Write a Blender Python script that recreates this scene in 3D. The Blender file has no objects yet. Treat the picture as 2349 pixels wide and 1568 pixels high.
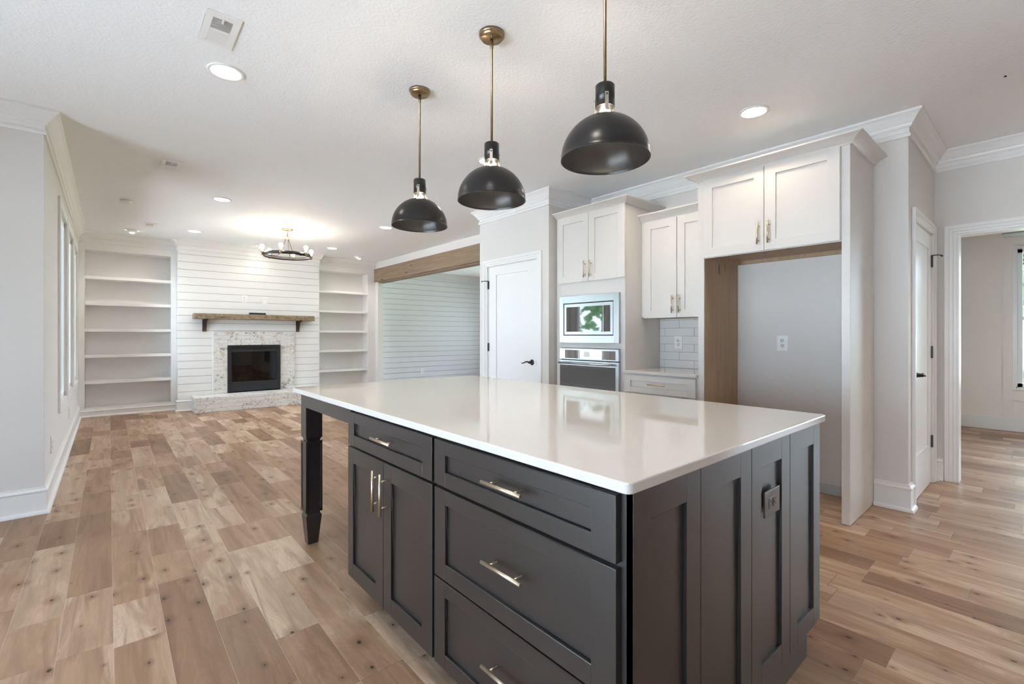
import bpy, bmesh, math, random
from mathutils import Vector

# ------------------------------------------------------------------ camera, world, exposure
S = bpy.context.scene
COL = S.collection
YAW = 0.7128
cam_d = bpy.data.cameras.new('camera')
cam = bpy.data.objects.new('camera', cam_d)
COL.objects.link(cam)
cam.location = (0, 0, 1.24)
cam.rotation_euler = (math.pi / 2, 0, -YAW)
cam_d.sensor_fit = 'HORIZONTAL'
cam_d.sensor_width = 36.0
cam_d.lens = 36.0 * 1069.9 / 2349
cam_d.shift_y = -15.6 / 2349
cam_d.clip_start = 0.05
S.camera = cam

SKY = 3.5
EXPO = 2.1
w = bpy.data.worlds.new('world')
S.world = w
w.use_nodes = True
wn = w.node_tree
wn.nodes.clear()
wo = wn.nodes.new('ShaderNodeOutputWorld')
wb = wn.nodes.new('ShaderNodeBackground')
wb.inputs[0].default_value = (0.71, 0.87, 1.07, 1)
wb.inputs[1].default_value = SKY
wn.links.new(wb.outputs[0], wo.inputs[0])

# sun high behind the house: it lights the yard and patio, no beam enters a window
sd = bpy.data.lights.new('sun', 'SUN')
sd.energy = 6.0
sd.angle = math.radians(1.0)
sd.color = (1.0, 0.98, 0.95)
so_ = bpy.data.objects.new('sun', sd)
COL.objects.link(so_)
so_.rotation_euler = (math.radians(-30), 0, 0)

S.view_settings.view_transform = 'Standard'
S.view_settings.look = 'None'
S.view_settings.gamma = 1
S.view_settings.use_curve_mapping = False
S.view_settings.exposure = EXPO
S.cycles.use_denoising = True
S.cycles.max_bounces = 16
S.cycles.diffuse_bounces = 14
S.cycles.glossy_bounces = 4
S.cycles.transparent_max_bounces = 12
S.cycles.transmission_bounces = 4
S.cycles.sample_clamp_indirect = 6.0
S.cycles.caustics_reflective = False
S.cycles.caustics_refractive = False

CAN_W = 4.8
PEND_W = 2.0
CHAND_W = 0.7
H = 2.80            # ceiling height


def portal(x, y, z, sx, sz, rot):
    d = bpy.data.lights.new('window_daylight', 'AREA')
    d.shape = 'RECTANGLE'
    d.size = sx
    d.size_y = sz
    d.cycles.is_portal = True
    o = bpy.data.objects.new('window_daylight', d)
    COL.objects.link(o)
    o.location = (x, y, z)
    o.rotation_euler = rot


HP = math.pi / 2
# area lights shine along -Z local: rotate to face into the room
for yy in (6.29, 7.38, 8.50):
    portal(-0.52, yy, 1.5, 1.79, 0.835, (0, -HP, 0))
portal(-3.36, 1.2, 0.975, 1.75, 4.8, (0, -HP, 0))
portal(8.99, -0.20, 1.46, 1.80, 1.0, (0, HP, 0))
portal(8.99, -2.1, 1.46, 1.80, 1.6, (0, HP, 0))
portal(8.99, 6.9, 1.4, 2.1, 4.2, (0, HP, 0))

# ------------------------------------------------------------------ materials
MATS = {}


def newmat(name):
    m = bpy.data.materials.new(name)
    m.use_nodes = True
    nt = m.node_tree
    nt.nodes.clear()
    out = nt.nodes.new('ShaderNodeOutputMaterial')
    b = nt.nodes.new('ShaderNodeBsdfPrincipled')
    nt.links.new(b.outputs[0], out.inputs[0])
    MATS[name] = m
    return m, nt, b, out


def N(nt, t, **kw):
    n = nt.nodes.new(t)
    for k, v in kw.items():
        if k.startswith('i_'):
            key = k[2:]
            n.inputs[int(key) if key.isdigit() else key].default_value = v
        else:
            setattr(n, k, v)
    return n


def mth(nt, op, a, b=None, c=None):
    n = nt.nodes.new('ShaderNodeMath')
    n.operation = op
    for i, v in enumerate((a, b, c)):
        if v is None:
            continue
        if isinstance(v, (int, float)):
            n.inputs[i].default_value = v
        else:
            nt.links.new(v, n.inputs[i])
    return n.outputs[0]


def mixc(nt, fac, a, b, mode='MIX'):
    n = nt.nodes.new('ShaderNodeMix')
    n.data_type = 'RGBA'
    n.blend_type = mode
    for i, v in ((0, fac), (6, a), (7, b)):
        if isinstance(v, (int, float)):
            n.inputs[i].default_value = v
        elif isinstance(v, tuple):
            n.inputs[i].default_value = v if len(v) == 4 else (*v, 1)
        else:
            nt.links.new(v, n.inputs[i])
    return n.outputs[2]


def ramp(nt, fac, stops, interp='LINEAR'):
    n = nt.nodes.new('ShaderNodeValToRGB')
    n.color_ramp.interpolation = interp
    e = n.color_ramp.elements
    while len(e) < len(stops):
        e.new(0.5)
    for i, (p, c) in enumerate(stops):
        e[i].position = p
        e[i].color = (*c, 1) if len(c) == 3 else c
    nt.links.new(fac, n.inputs[0])
    return n.outputs[0]


def bump(nt, b, height, strength=0.3, dist=0.002):
    n = nt.nodes.new('ShaderNodeBump')
    n.inputs['Strength'].default_value = strength
    n.inputs['Distance'].default_value = dist
    nt.links.new(height, n.inputs['Height'])
    nt.links.new(n.outputs[0], b.inputs['Normal'])


def simple(name, col, rough=0.5, metal=0.0, noise=0.0, nscale=60, bmp=0.0, coat=0.0, spec=None):
    m, nt, b, out = newmat(name)
    b.inputs['Base Color'].default_value = (*col, 1)
    b.inputs['Roughness'].default_value = rough
    b.inputs['Metallic'].default_value = metal
    if coat:
        b.inputs['Coat Weight'].default_value = coat
        b.inputs['Coat Roughness'].default_value = 0.08
    if spec is not None:
        b.inputs['Specular IOR Level'].default_value = spec
    tc = N(nt, 'ShaderNodeTexCoord')
    no = N(nt, 'ShaderNodeTexNoise', i_Scale=nscale, i_Detail=3.0)
    nt.links.new(tc.outputs['Object'], no.inputs['Vector'])
    k = noise if noise else 0.02
    c = mixc(nt, no.outputs[0], tuple(max(0, x * (1 - k)) for x in col), tuple(min(1, x * (1 + k)) for x in col))
    nt.links.new(c, b.inputs['Base Color'])
    if bmp:
        bump(nt, b, no.outputs[0], bmp, 0.001)
    return m


simple('wall_paint', (0.67, 0.645, 0.62), 0.6, nscale=250, bmp=0.08)
simple('room_paint', (0.66, 0.66, 0.66), 0.6, nscale=250, bmp=0.08)
simple('hall_paint', (0.82, 0.765, 0.735), 0.6, nscale=250, bmp=0.08)
simple('trim_paint', (0.78, 0.775, 0.765), 0.28)
simple('shiplap_paint', (0.76, 0.76, 0.75), 0.4)
simple('shiplap_grey', (0.68, 0.68, 0.69), 0.45)
simple('shadow_gap', (0.30, 0.30, 0.30), 0.8)
simple('cabinet_white', (0.66, 0.635, 0.605), 0.35)
simple('cabinet_dark', (0.0135, 0.011, 0.0105), 0.38, noise=0.1, nscale=300, bmp=0.05, coat=0.8)
MATS['cabinet_dark'].node_tree.nodes['Principled BSDF'].inputs['Coat Roughness'].default_value = 0.34
simple('brushed_gold', (0.66, 0.53, 0.33), 0.34, 1.0)
simple('champagne', (0.66, 0.57, 0.44), 0.36, 1.0)
simple('aged_brass', (0.36, 0.27, 0.16), 0.35, 1.0, noise=0.25, nscale=30)
simple('steel_strap', (0.55, 0.50, 0.43), 0.35, 1.0)
simple('black_enamel', (0.006, 0.006, 0.0065), 0.30)
simple('black_iron', (0.015, 0.015, 0.016), 0.4)
simple('rust_iron', (0.06, 0.035, 0.028), 0.55, 0.3, noise=0.5, nscale=60)
simple('stainless', (0.50, 0.52, 0.54), 0.30, 1.0, noise=0.05, nscale=8)
simple('black_plastic', (0.02, 0.02, 0.022), 0.45)
simple('white_plastic', (0.80, 0.80, 0.79), 0.35)
simple('label_white', (0.85, 0.86, 0.86), 0.5)
simple('bronze_plate', (0.10, 0.075, 0.06), 0.3, 0.7)
simple('slot_dark', (0.03, 0.03, 0.03), 0.7)
simple('raw_board', (0.42, 0.31, 0.21), 0.6, noise=0.12, nscale=40)
simple('primer', (0.52, 0.54, 0.55), 0.8, noise=0.1, nscale=30)
simple('insert_black', (0.018, 0.02, 0.024), 0.35)
simple('liner', (0.03, 0.028, 0.026), 0.7)
simple('log_bark', (0.16, 0.10, 0.06), 0.9, noise=0.5, nscale=40, bmp=0.6)
simple('log_end', (0.42, 0.27, 0.14), 0.8, noise=0.2, nscale=50)
simple('ember', (0.10, 0.10, 0.11), 0.8, noise=0.7, nscale=90, bmp=0.8)
simple('bounce_patio', (0.80, 0.80, 0.80), 0.8, noise=0.1, nscale=2)
simple('lawn', (0.10, 0.20, 0.05), 0.9, noise=0.4, nscale=3)
simple('siding', (0.62, 0.63, 0.62), 0.6)
simple('roof_grey', (0.22, 0.22, 0.23), 0.8)
simple('leaf', (0.07, 0.16, 0.04), 0.7, noise=0.6, nscale=4)
simple('bark', (0.10, 0.07, 0.05), 0.9)
simple('car_white', (0.7, 0.72, 0.74), 0.2)
simple('vinyl', (0.80, 0.82, 0.83), 0.35)


def quartz():
    m, nt, b, out = newmat('quartz')
    tc = N(nt, 'ShaderNodeTexCoord')
    n1 = N(nt, 'ShaderNodeTexNoise', i_Scale=2.0, i_Detail=6.0, i_Distortion=1.6)
    nt.links.new(tc.outputs['Object'], n1.inputs['Vector'])
    v = mth(nt, 'ABSOLUTE', mth(nt, 'SUBTRACT', n1.outputs[0], 0.5))
    vein = ramp(nt, v, [(0.0, (1, 1, 1)), (0.012, (0, 0, 0))])
    n2 = N(nt, 'ShaderNodeTexNoise', i_Scale=5.0, i_Detail=2.0)
    nt.links.new(tc.outputs['Object'], n2.inputs['Vector'])
    fac = mth(nt, 'MULTIPLY', vein, mth(nt, 'MULTIPLY', n2.outputs[0], 0.10))
    c = mixc(nt, fac, (0.60, 0.575, 0.55), (0.44, 0.415, 0.39))
    nt.links.new(c, b.inputs['Base Color'])
    b.inputs['Roughness'].default_value = 0.045
    b.inputs['IOR'].default_value = 1.6


quartz()


def glass(name, tint, refl_ior=1.5, dark=0.0):
    """thin pane: fresnel mix of a mirror-like coat and a straight-through transparent sheet"""
    m = bpy.data.materials.new(name)
    m.use_nodes = True
    nt = m.node_tree
    nt.nodes.clear()
    out = nt.nodes.new('ShaderNodeOutputMaterial')
    tr = N(nt, 'ShaderNodeBsdfTransparent')
    tr.inputs[0].default_value = (*tint, 1)
    gl = N(nt, 'ShaderNodeBsdfGlossy')
    gl.inputs['Roughness'].default_value = 0.01
    fr = N(nt, 'ShaderNodeFresnel', i_IOR=refl_ior)
    mx = nt.nodes.new('ShaderNodeMixShader')
    nt.links.new(fr.outputs[0], mx.inputs[0])
    nt.links.new(tr.outputs[0], mx.inputs[1])
    nt.links.new(gl.outputs[0], mx.inputs[2])
    nt.links.new(mx.outputs[0], out.inputs[0])
    MATS[name] = m


glass('window_glass', (0.97, 0.99, 0.99), 1.35)
glass('fire_glass', (0.42, 0.44, 0.46), 1.6)
m, nt, b, out = newmat('oven_glass')
b.inputs['Base Color'].default_value = (0.03, 0.032, 0.035, 1)
b.inputs['Roughness'].default_value = 0.03
b.inputs['IOR'].default_value = 2.1
m, nt, b, out = newmat('panel_glass')
b.inputs['Base Color'].default_value = (0.05, 0.052, 0.055, 1)
b.inputs['Roughness'].default_value = 0.02
b.inputs['IOR'].default_value = 3.0


def emis(name, col, strength):
    m = bpy.data.materials.new(name)
    m.use_nodes = True
    nt = m.node_tree
    nt.nodes.clear()
    out = nt.nodes.new('ShaderNodeOutputMaterial')
    e = N(nt, 'ShaderNodeEmission')
    e.inputs[0].default_value = (*col, 1)
    e.inputs[1].default_value = strength
    nt.links.new(e.outputs[0], out.inputs[0])
    MATS[name] = m


emis('lamp_glow', (1.0, 0.95, 0.86), 9.0)
emis('bulb_glow', (1.0, 0.86, 0.66), 14.0)


def ceiling_mat():
    m, nt, b, out = newmat('ceiling_paint')
    b.inputs['Base Color'].default_value = (0.85, 0.865, 0.88, 1)
    b.inputs['Roughness'].default_value = 0.75
    tc = N(nt, 'ShaderNodeTexCoord')
    n1 = N(nt, 'ShaderNodeTexNoise', i_Scale=55.0, i_Detail=3.0, i_Roughness=0.6)
    nt.links.new(tc.outputs['Object'], n1.inputs['Vector'])
    bump(nt, b, n1.outputs[0], 0.45, 0.006)


ceiling_mat()


def floor_mat():
    m, nt, b, out = newmat('wood_floor')
    tc = N(nt, 'ShaderNodeTexCoord')
    sp = N(nt, 'ShaderNodeSeparateXYZ')
    nt.links.new(tc.outputs['Object'], sp.inputs[0])
    X, Y = sp.outputs[0], sp.outputs[1]
    PITCH = 0.1675
    rx = mth(nt, 'DIVIDE', mth(nt, 'SUBTRACT', X, 0.0145), PITCH)
    row = mth(nt, 'FLOOR', rx)
    fx = mth(nt, 'SUBTRACT', rx, row)
    wn1 = N(nt, 'ShaderNodeTexWhiteNoise', noise_dimensions='1D')
    nt.links.new(mth(nt, 'ADD', row, 37.3), wn1.inputs['W'])
    r1 = wn1.outputs['Value']
    # plank ends: a per-row phase and a smooth stretch so that lengths differ
    ph = mth(nt, 'MULTIPLY', r1, 53.0)
    yy = mth(nt, 'ADD', mth(nt, 'DIVIDE', Y, 0.62), ph)
    wob = mth(nt, 'MULTIPLY', mth(nt, 'SINE', mth(nt, 'ADD', mth(nt, 'MULTIPLY', yy, 2.1), mth(nt, 'MULTIPLY', r1, 31.0))), 0.33)
    yy = mth(nt, 'ADD', yy, wob)
    pl = mth(nt, 'FLOOR', yy)
    fy = mth(nt, 'SUBTRACT', yy, pl)
    cid = N(nt, 'ShaderNodeCombineXYZ')
    nt.links.new(row, cid.inputs[0])
    nt.links.new(pl, cid.inputs[1])
    wn2 = N(nt, 'ShaderNodeTexWhiteNoise', noise_dimensions='3D')
    nt.links.new(cid.outputs[0], wn2.inputs['Vector'])
    rnd = wn2.outputs['Value']
    rsep = N(nt, 'ShaderNodeSeparateColor')
    nt.links.new(wn2.outputs['Color'], rsep.inputs[0])
    # plank-local coordinates, shifted per plank
    off = N(nt, 'ShaderNodeVectorMath', operation='SCALE')
    nt.links.new(wn2.outputs['Color'], off.inputs[0])
    off.inputs['Scale'].default_value = 40.0
    pv = N(nt, 'ShaderNodeVectorMath', operation='ADD')
    nt.links.new(tc.outputs['Object'], pv.inputs[0])
    nt.links.new(off.outputs[0], pv.inputs[1])
    # sapwood / heartwood figure: long soft blobs with a crisp border
    mp1 = N(nt, 'ShaderNodeMapping')
    mp1.inputs['Scale'].default_value = (7.0, 1.5, 1.0)
    nt.links.new(pv.outputs[0], mp1.inputs[0])
    fig = N(nt, 'ShaderNodeTexNoise', i_Scale=1.0, i_Detail=2.0, i_Roughness=0.45, i_Distortion=0.9)
    nt.links.new(mp1.outputs[0], fig.inputs['Vector'])
    figm = ramp(nt, fig.outputs[0], [(0.0, (0, 0, 0)), (0.50, (0.10, 0.10, 0.10)), (0.58, (0.55, 0.55, 0.55)), (0.62, (0.85, 0.85, 0.85)), (1.0, (1, 1, 1))])
    # growth rings following the figure
    rings = mth(nt, 'SINE', mth(nt, 'MULTIPLY', fig.outputs[0], 130.0))
    # fine straight grain
    mp2 = N(nt, 'ShaderNodeMapping')
    mp2.inputs['Scale'].default_value = (60.0, 3.0, 1.0)
    nt.links.new(pv.outputs[0], mp2.inputs[0])
    gr = N(nt, 'ShaderNodeTexNoise', i_Scale=1.0, i_Detail=5.0, i_Roughness=0.6, i_Distortion=0.6)
    nt.links.new(mp2.outputs[0], gr.inputs['Vector'])
    mp3 = N(nt, 'ShaderNodeMapping')
    mp3.inputs['Scale'].default_value = (14.0, 1.1, 1.0)
    nt.links.new(pv.outputs[0], mp3.inputs[0])
    st = N(nt, 'ShaderNodeTexNoise', i_Scale=1.0, i_Detail=3.0, i_Roughness=0.55, i_Distortion=1.2)
    nt.links.new(mp3.outputs[0], st.inputs['Vector'])
    base = ramp(nt, rnd, [(0.0, (0.275, 0.163, 0.098)), (0.25, (0.350, 0.217, 0.134)), (0.5, (0.41, 0.262, 0.166)),
                          (0.8, (0.445, 0.305, 0.210)), (1.0, (0.53, 0.385, 0.275))])
    dark = mixc(nt, 1.0, base, (0.66, 0.61, 0.58), 'MULTIPLY')
    light = mixc(nt, 0.72, base, (0.66, 0.52, 0.385))
    deep = mixc(nt, 1.0, base, (0.52, 0.43, 0.38), 'MULTIPLY')
    c = mixc(nt, ramp(nt, st.outputs[0], [(0.30, (0, 0, 0)), (0.62, (1, 1, 1))]), dark, base)
    figs = mth(nt, 'MULTIPLY', figm, ramp(nt, rsep.outputs[0], [(0.3, (0.12, 0.12, 0.12)), (0.75, (1, 1, 1))]))
    c = mixc(nt, figs, c, light)
    mp4 = N(nt, 'ShaderNodeMapping')
    mp4.inputs['Scale'].default_value = (10.0, 0.9, 1.0)
    mp4.inputs['Location'].default_value = (3.7, 8.1, 0)
    nt.links.new(pv.outputs[0], mp4.inputs[0])
    sk = N(nt, 'ShaderNodeTexNoise', i_Scale=1.0, i_Detail=4.0, i_Roughness=0.6, i_Distortion=1.6)
    nt.links.new(mp4.outputs[0], sk.inputs['Vector'])
    c = mixc(nt, mth(nt, 'MULTIPLY', ramp(nt, sk.outputs[0], [(0.56, (0, 0, 0)), (0.70, (1, 1, 1))]), 0.8), c, deep)
    c = mixc(nt, mth(nt, 'MULTIPLY', mth(nt, 'ADD', mth(nt, 'MULTIPLY', rings, 0.5), 0.5), 0.22), c, dark)
    c = mixc(nt, ramp(nt, gr.outputs[0], [(0.35, (0.30, 0.30, 0.30)), (0.6, (0, 0, 0))]), c, dark)
    # knots and dark mineral flecks
    mpk = N(nt, 'ShaderNodeMapping')
    mpk.inputs['Scale'].default_value = (1.0, 0.62, 1.0)
    nt.links.new(pv.outputs[0], mpk.inputs[0])
    vo = N(nt, 'ShaderNodeTexVoronoi', voronoi_dimensions='2D', i_Scale=8.5)
    nt.links.new(mpk.outputs[0], vo.inputs['Vector'])
    vs = N(nt, 'ShaderNodeSeparateColor')
    nt.links.new(vo.outputs['Color'], vs.inputs[0])
    siz = mth(nt, 'MULTIPLY', ramp(nt, vs.outputs[0], [(0.45, (0, 0, 0)), (1.0, (1, 1, 1))]), 0.075)
    kd = mth(nt, 'DIVIDE', mth(nt, 'ADD', vo.outputs['Distance'], mth(nt, 'MULTIPLY', mth(nt, 'SUBTRACT', gr.outputs[0], 0.5), 0.05)), mth(nt, 'ADD', siz, 0.0001))
    knot = ramp(nt, kd, [(0.55, (1, 1, 1)), (1.0, (0, 0, 0))])
    halo = ramp(nt, mth(nt, 'DIVIDE', kd, 5.0), [(0.12, (0.9, 0.9, 0.9)), (1.0, (0, 0, 0))])
    c = mixc(nt, halo, c, deep)
    c = mixc(nt, knot, c, (0.035, 0.026, 0.022))
    # seams: long ones carry a pale bevel highlight in the colour, butt ends dark
    ex = mth(nt, 'MINIMUM', fx, mth(nt, 'SUBTRACT', 1.0, fx))
    ey = mth(nt, 'MINIMUM', fy, mth(nt, 'SUBTRACT', 1.0, fy))
    sx = ramp(nt, mth(nt, 'MULTIPLY', ex, 10.0), [(0.03, (1, 1, 1)), (0.075, (0, 0, 0))])
    sy = ramp(nt, mth(nt, 'MULTIPLY', ey, 10.0), [(0.012, (1, 1, 1)), (0.03, (0, 0, 0))])
    seam = mth(nt, 'MAXIMUM', sx, sy)
    c = mixc(nt, mth(nt, 'MULTIPLY', sx, 0.55), c, (0.58, 0.48, 0.40))
    c = mixc(nt, mth(nt, 'MULTIPLY', sy, 0.6), c, (0.12, 0.085, 0.065))
    nt.links.new(c, b.inputs['Base Color'])
    rg = mth(nt, 'ADD', mth(nt, 'MULTIPLY', gr.outputs[0], 0.12), 0.33)
    nt.links.new(rg, b.inputs['Roughness'])
    b.inputs['Specular IOR Level'].default_value = 0.28
    hgt = mth(nt, 'SUBTRACT', mth(nt, 'MULTIPLY', gr.outputs[0], 0.15), seam)
    bump(nt, b, hgt, 0.35, 0.0015)


floor_mat()


def brick_mat():
    m, nt, b, out = newmat('whitewashed_brick')
    tc = N(nt, 'ShaderNodeTexCoord')
    sp = N(nt, 'ShaderNodeSeparateXYZ')
    nt.links.new(tc.outputs['Object'], sp.inputs[0])
    cb = N(nt, 'ShaderNodeCombineXYZ')
    nt.links.new(mth(nt, 'ADD', sp.outputs[0], sp.outputs[1]), cb.inputs[0])
    nt.links.new(mth(nt, 'ADD', sp.outputs[2], 0.0), cb.inputs[1])
    nz = N(nt, 'ShaderNodeTexNoise', i_Scale=18.0, i_Detail=2.0)
    nt.links.new(tc.outputs['Object'], nz.inputs['Vector'])
    wv = N(nt, 'ShaderNodeVectorMath', operation='SCALE')
    nt.links.new(nz.outputs['Color'], wv.inputs[0])
    wv.inputs['Scale'].default_value = 0.016
    ad = N(nt, 'ShaderNodeVectorMath', operation='ADD')
    nt.links.new(cb.outputs[0], ad.inputs[0])
    nt.links.new(wv.outputs[0], ad.inputs[1])
    br = N(nt, 'ShaderNodeTexBrick')
    br.offset = 0.5
    br.inputs['Scale'].default_value = 1.0
    br.inputs['Brick Width'].default_value = 0.20
    br.inputs['Row Height'].default_value = 0.0665
    br.inputs['Mortar Size'].default_value = 0.006
    br.inputs['Mortar Smooth'].default_value = 0.4
    br.inputs['Color1'].default_value = (0, 0, 0, 1)
    br.inputs['Color2'].default_value = (1, 1, 1, 1)
    br.inputs['Mortar'].default_value = (0.5, 0.5, 0.5, 1)
    nt.links.new(ad.outputs[0], br.inputs['Vector'])
    n2 = N(nt, 'ShaderNodeTexNoise', i_Scale=26.0, i_Detail=6.0, i_Roughness=0.7)
    nt.links.new(tc.outputs['Object'], n2.inputs['Vector'])
    n3 = N(nt, 'ShaderNodeTexNoise', i_Scale=3.5, i_Detail=2.0)
    nt.links.new(tc.outputs['Object'], n3.inputs['Vector'])
    worn = ramp(nt, mth(nt, 'ADD', n2.outputs[0], mth(nt, 'MULTIPLY', mth(nt, 'SUBTRACT', n3.outputs[0], 0.5), 0.5)),
                [(0.52, (0, 0, 0)), (0.66, (1, 1, 1))])
    worn = mth(nt, 'MULTIPLY', worn, mth(nt, 'SUBTRACT', 1.0, br.outputs['Fac']))
    under = mixc(nt, br.outputs['Color'], (0.20, 0.185, 0.175), (0.56, 0.42, 0.30))
    c = mixc(nt, worn, (0.70, 0.69, 0.67), under)
    c = mixc(nt, mth(nt, 'MULTIPLY', br.outputs['Fac'], 0.25), c, (0.66, 0.65, 0.63))
    nt.links.new(c, b.inputs['Base Color'])
    b.inputs['Roughness'].default_value = 0.75
    hh = mth(nt, 'ADD', mth(nt, 'MULTIPLY', br.outputs['Fac'], -1.0), mth(nt, 'MULTIPLY', n2.outputs[0], 0.7))
    bump(nt, b, hh, 0.9, 0.008)


brick_mat()


def beam_mat(name, c1, c2, axis, chip=0.0):
    m, nt, b, out = newmat(name)
    tc = N(nt, 'ShaderNodeTexCoord')
    mp = N(nt, 'ShaderNodeMapping')
    sc = [26.0, 26.0, 26.0]
    sc[axis] = 1.6
    mp.inputs['Scale'].default_value = sc
    nt.links.new(tc.outputs['Object'], mp.inputs[0])
    n1 = N(nt, 'ShaderNodeTexNoise', i_Scale=1.0, i_Detail=6.0, i_Roughness=0.65, i_Distortion=0.8)
    nt.links.new(mp.outputs[0], n1.inputs['Vector'])
    c = mixc(nt, ramp(nt, n1.outputs[0], [(0.3, (0, 0, 0)), (0.7, (1, 1, 1))]), c1, c2)
    mp2 = N(nt, 'ShaderNodeMapping')
    sc = [6.0, 6.0, 6.0]
    sc[axis] = 2.2
    mp2.inputs['Scale'].default_value = sc
    nt.links.new(tc.outputs['Object'], mp2.inputs[0])
    vo = N(nt, 'ShaderNodeTexVoronoi', i_Scale=1.0)
    nt.links.new(mp2.outputs[0], vo.inputs['Vector'])
    k = ramp(nt, vo.outputs['Distance'], [(0.06, (0.8, 0.8, 0.8)), (0.14, (0, 0, 0))])
    c = mixc(nt, k, c, tuple(x * 0.35 for x in c1))
    h = n1.outputs[0]
    if chip:
        n4 = N(nt, 'ShaderNodeTexNoise', i_Scale=16.0, i_Detail=5.0, i_Roughness=0.7)
        nt.links.new(tc.outputs['Object'], n4.inputs['Vector'])
        c = mixc(nt, ramp(nt, n4.outputs[0], [(0.38, (0.75, 0.75, 0.75)), (0.55, (0, 0, 0))]), c, tuple(x * 0.5 for x in c1))
        h = n4.outputs[0]
    nt.links.new(c, b.inputs['Base Color'])
    b.inputs['Roughness'].default_value = 0.7
    bump(nt, b, h, 0.6, 0.004 if chip else 0.002)


beam_mat('beam_wood', (0.175, 0.118, 0.072), (0.30, 0.215, 0.140), 1)
beam_mat('mantel_wood', (0.20, 0.145, 0.09), (0.36, 0.27, 0.175), 0, 1.0)
beam_mat('raw_ply', (0.36, 0.255, 0.165), (0.46, 0.335, 0.225), 2)
beam_mat('grey_beam', (0.20, 0.19, 0.18), (0.30, 0.28, 0.26), 1)


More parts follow.
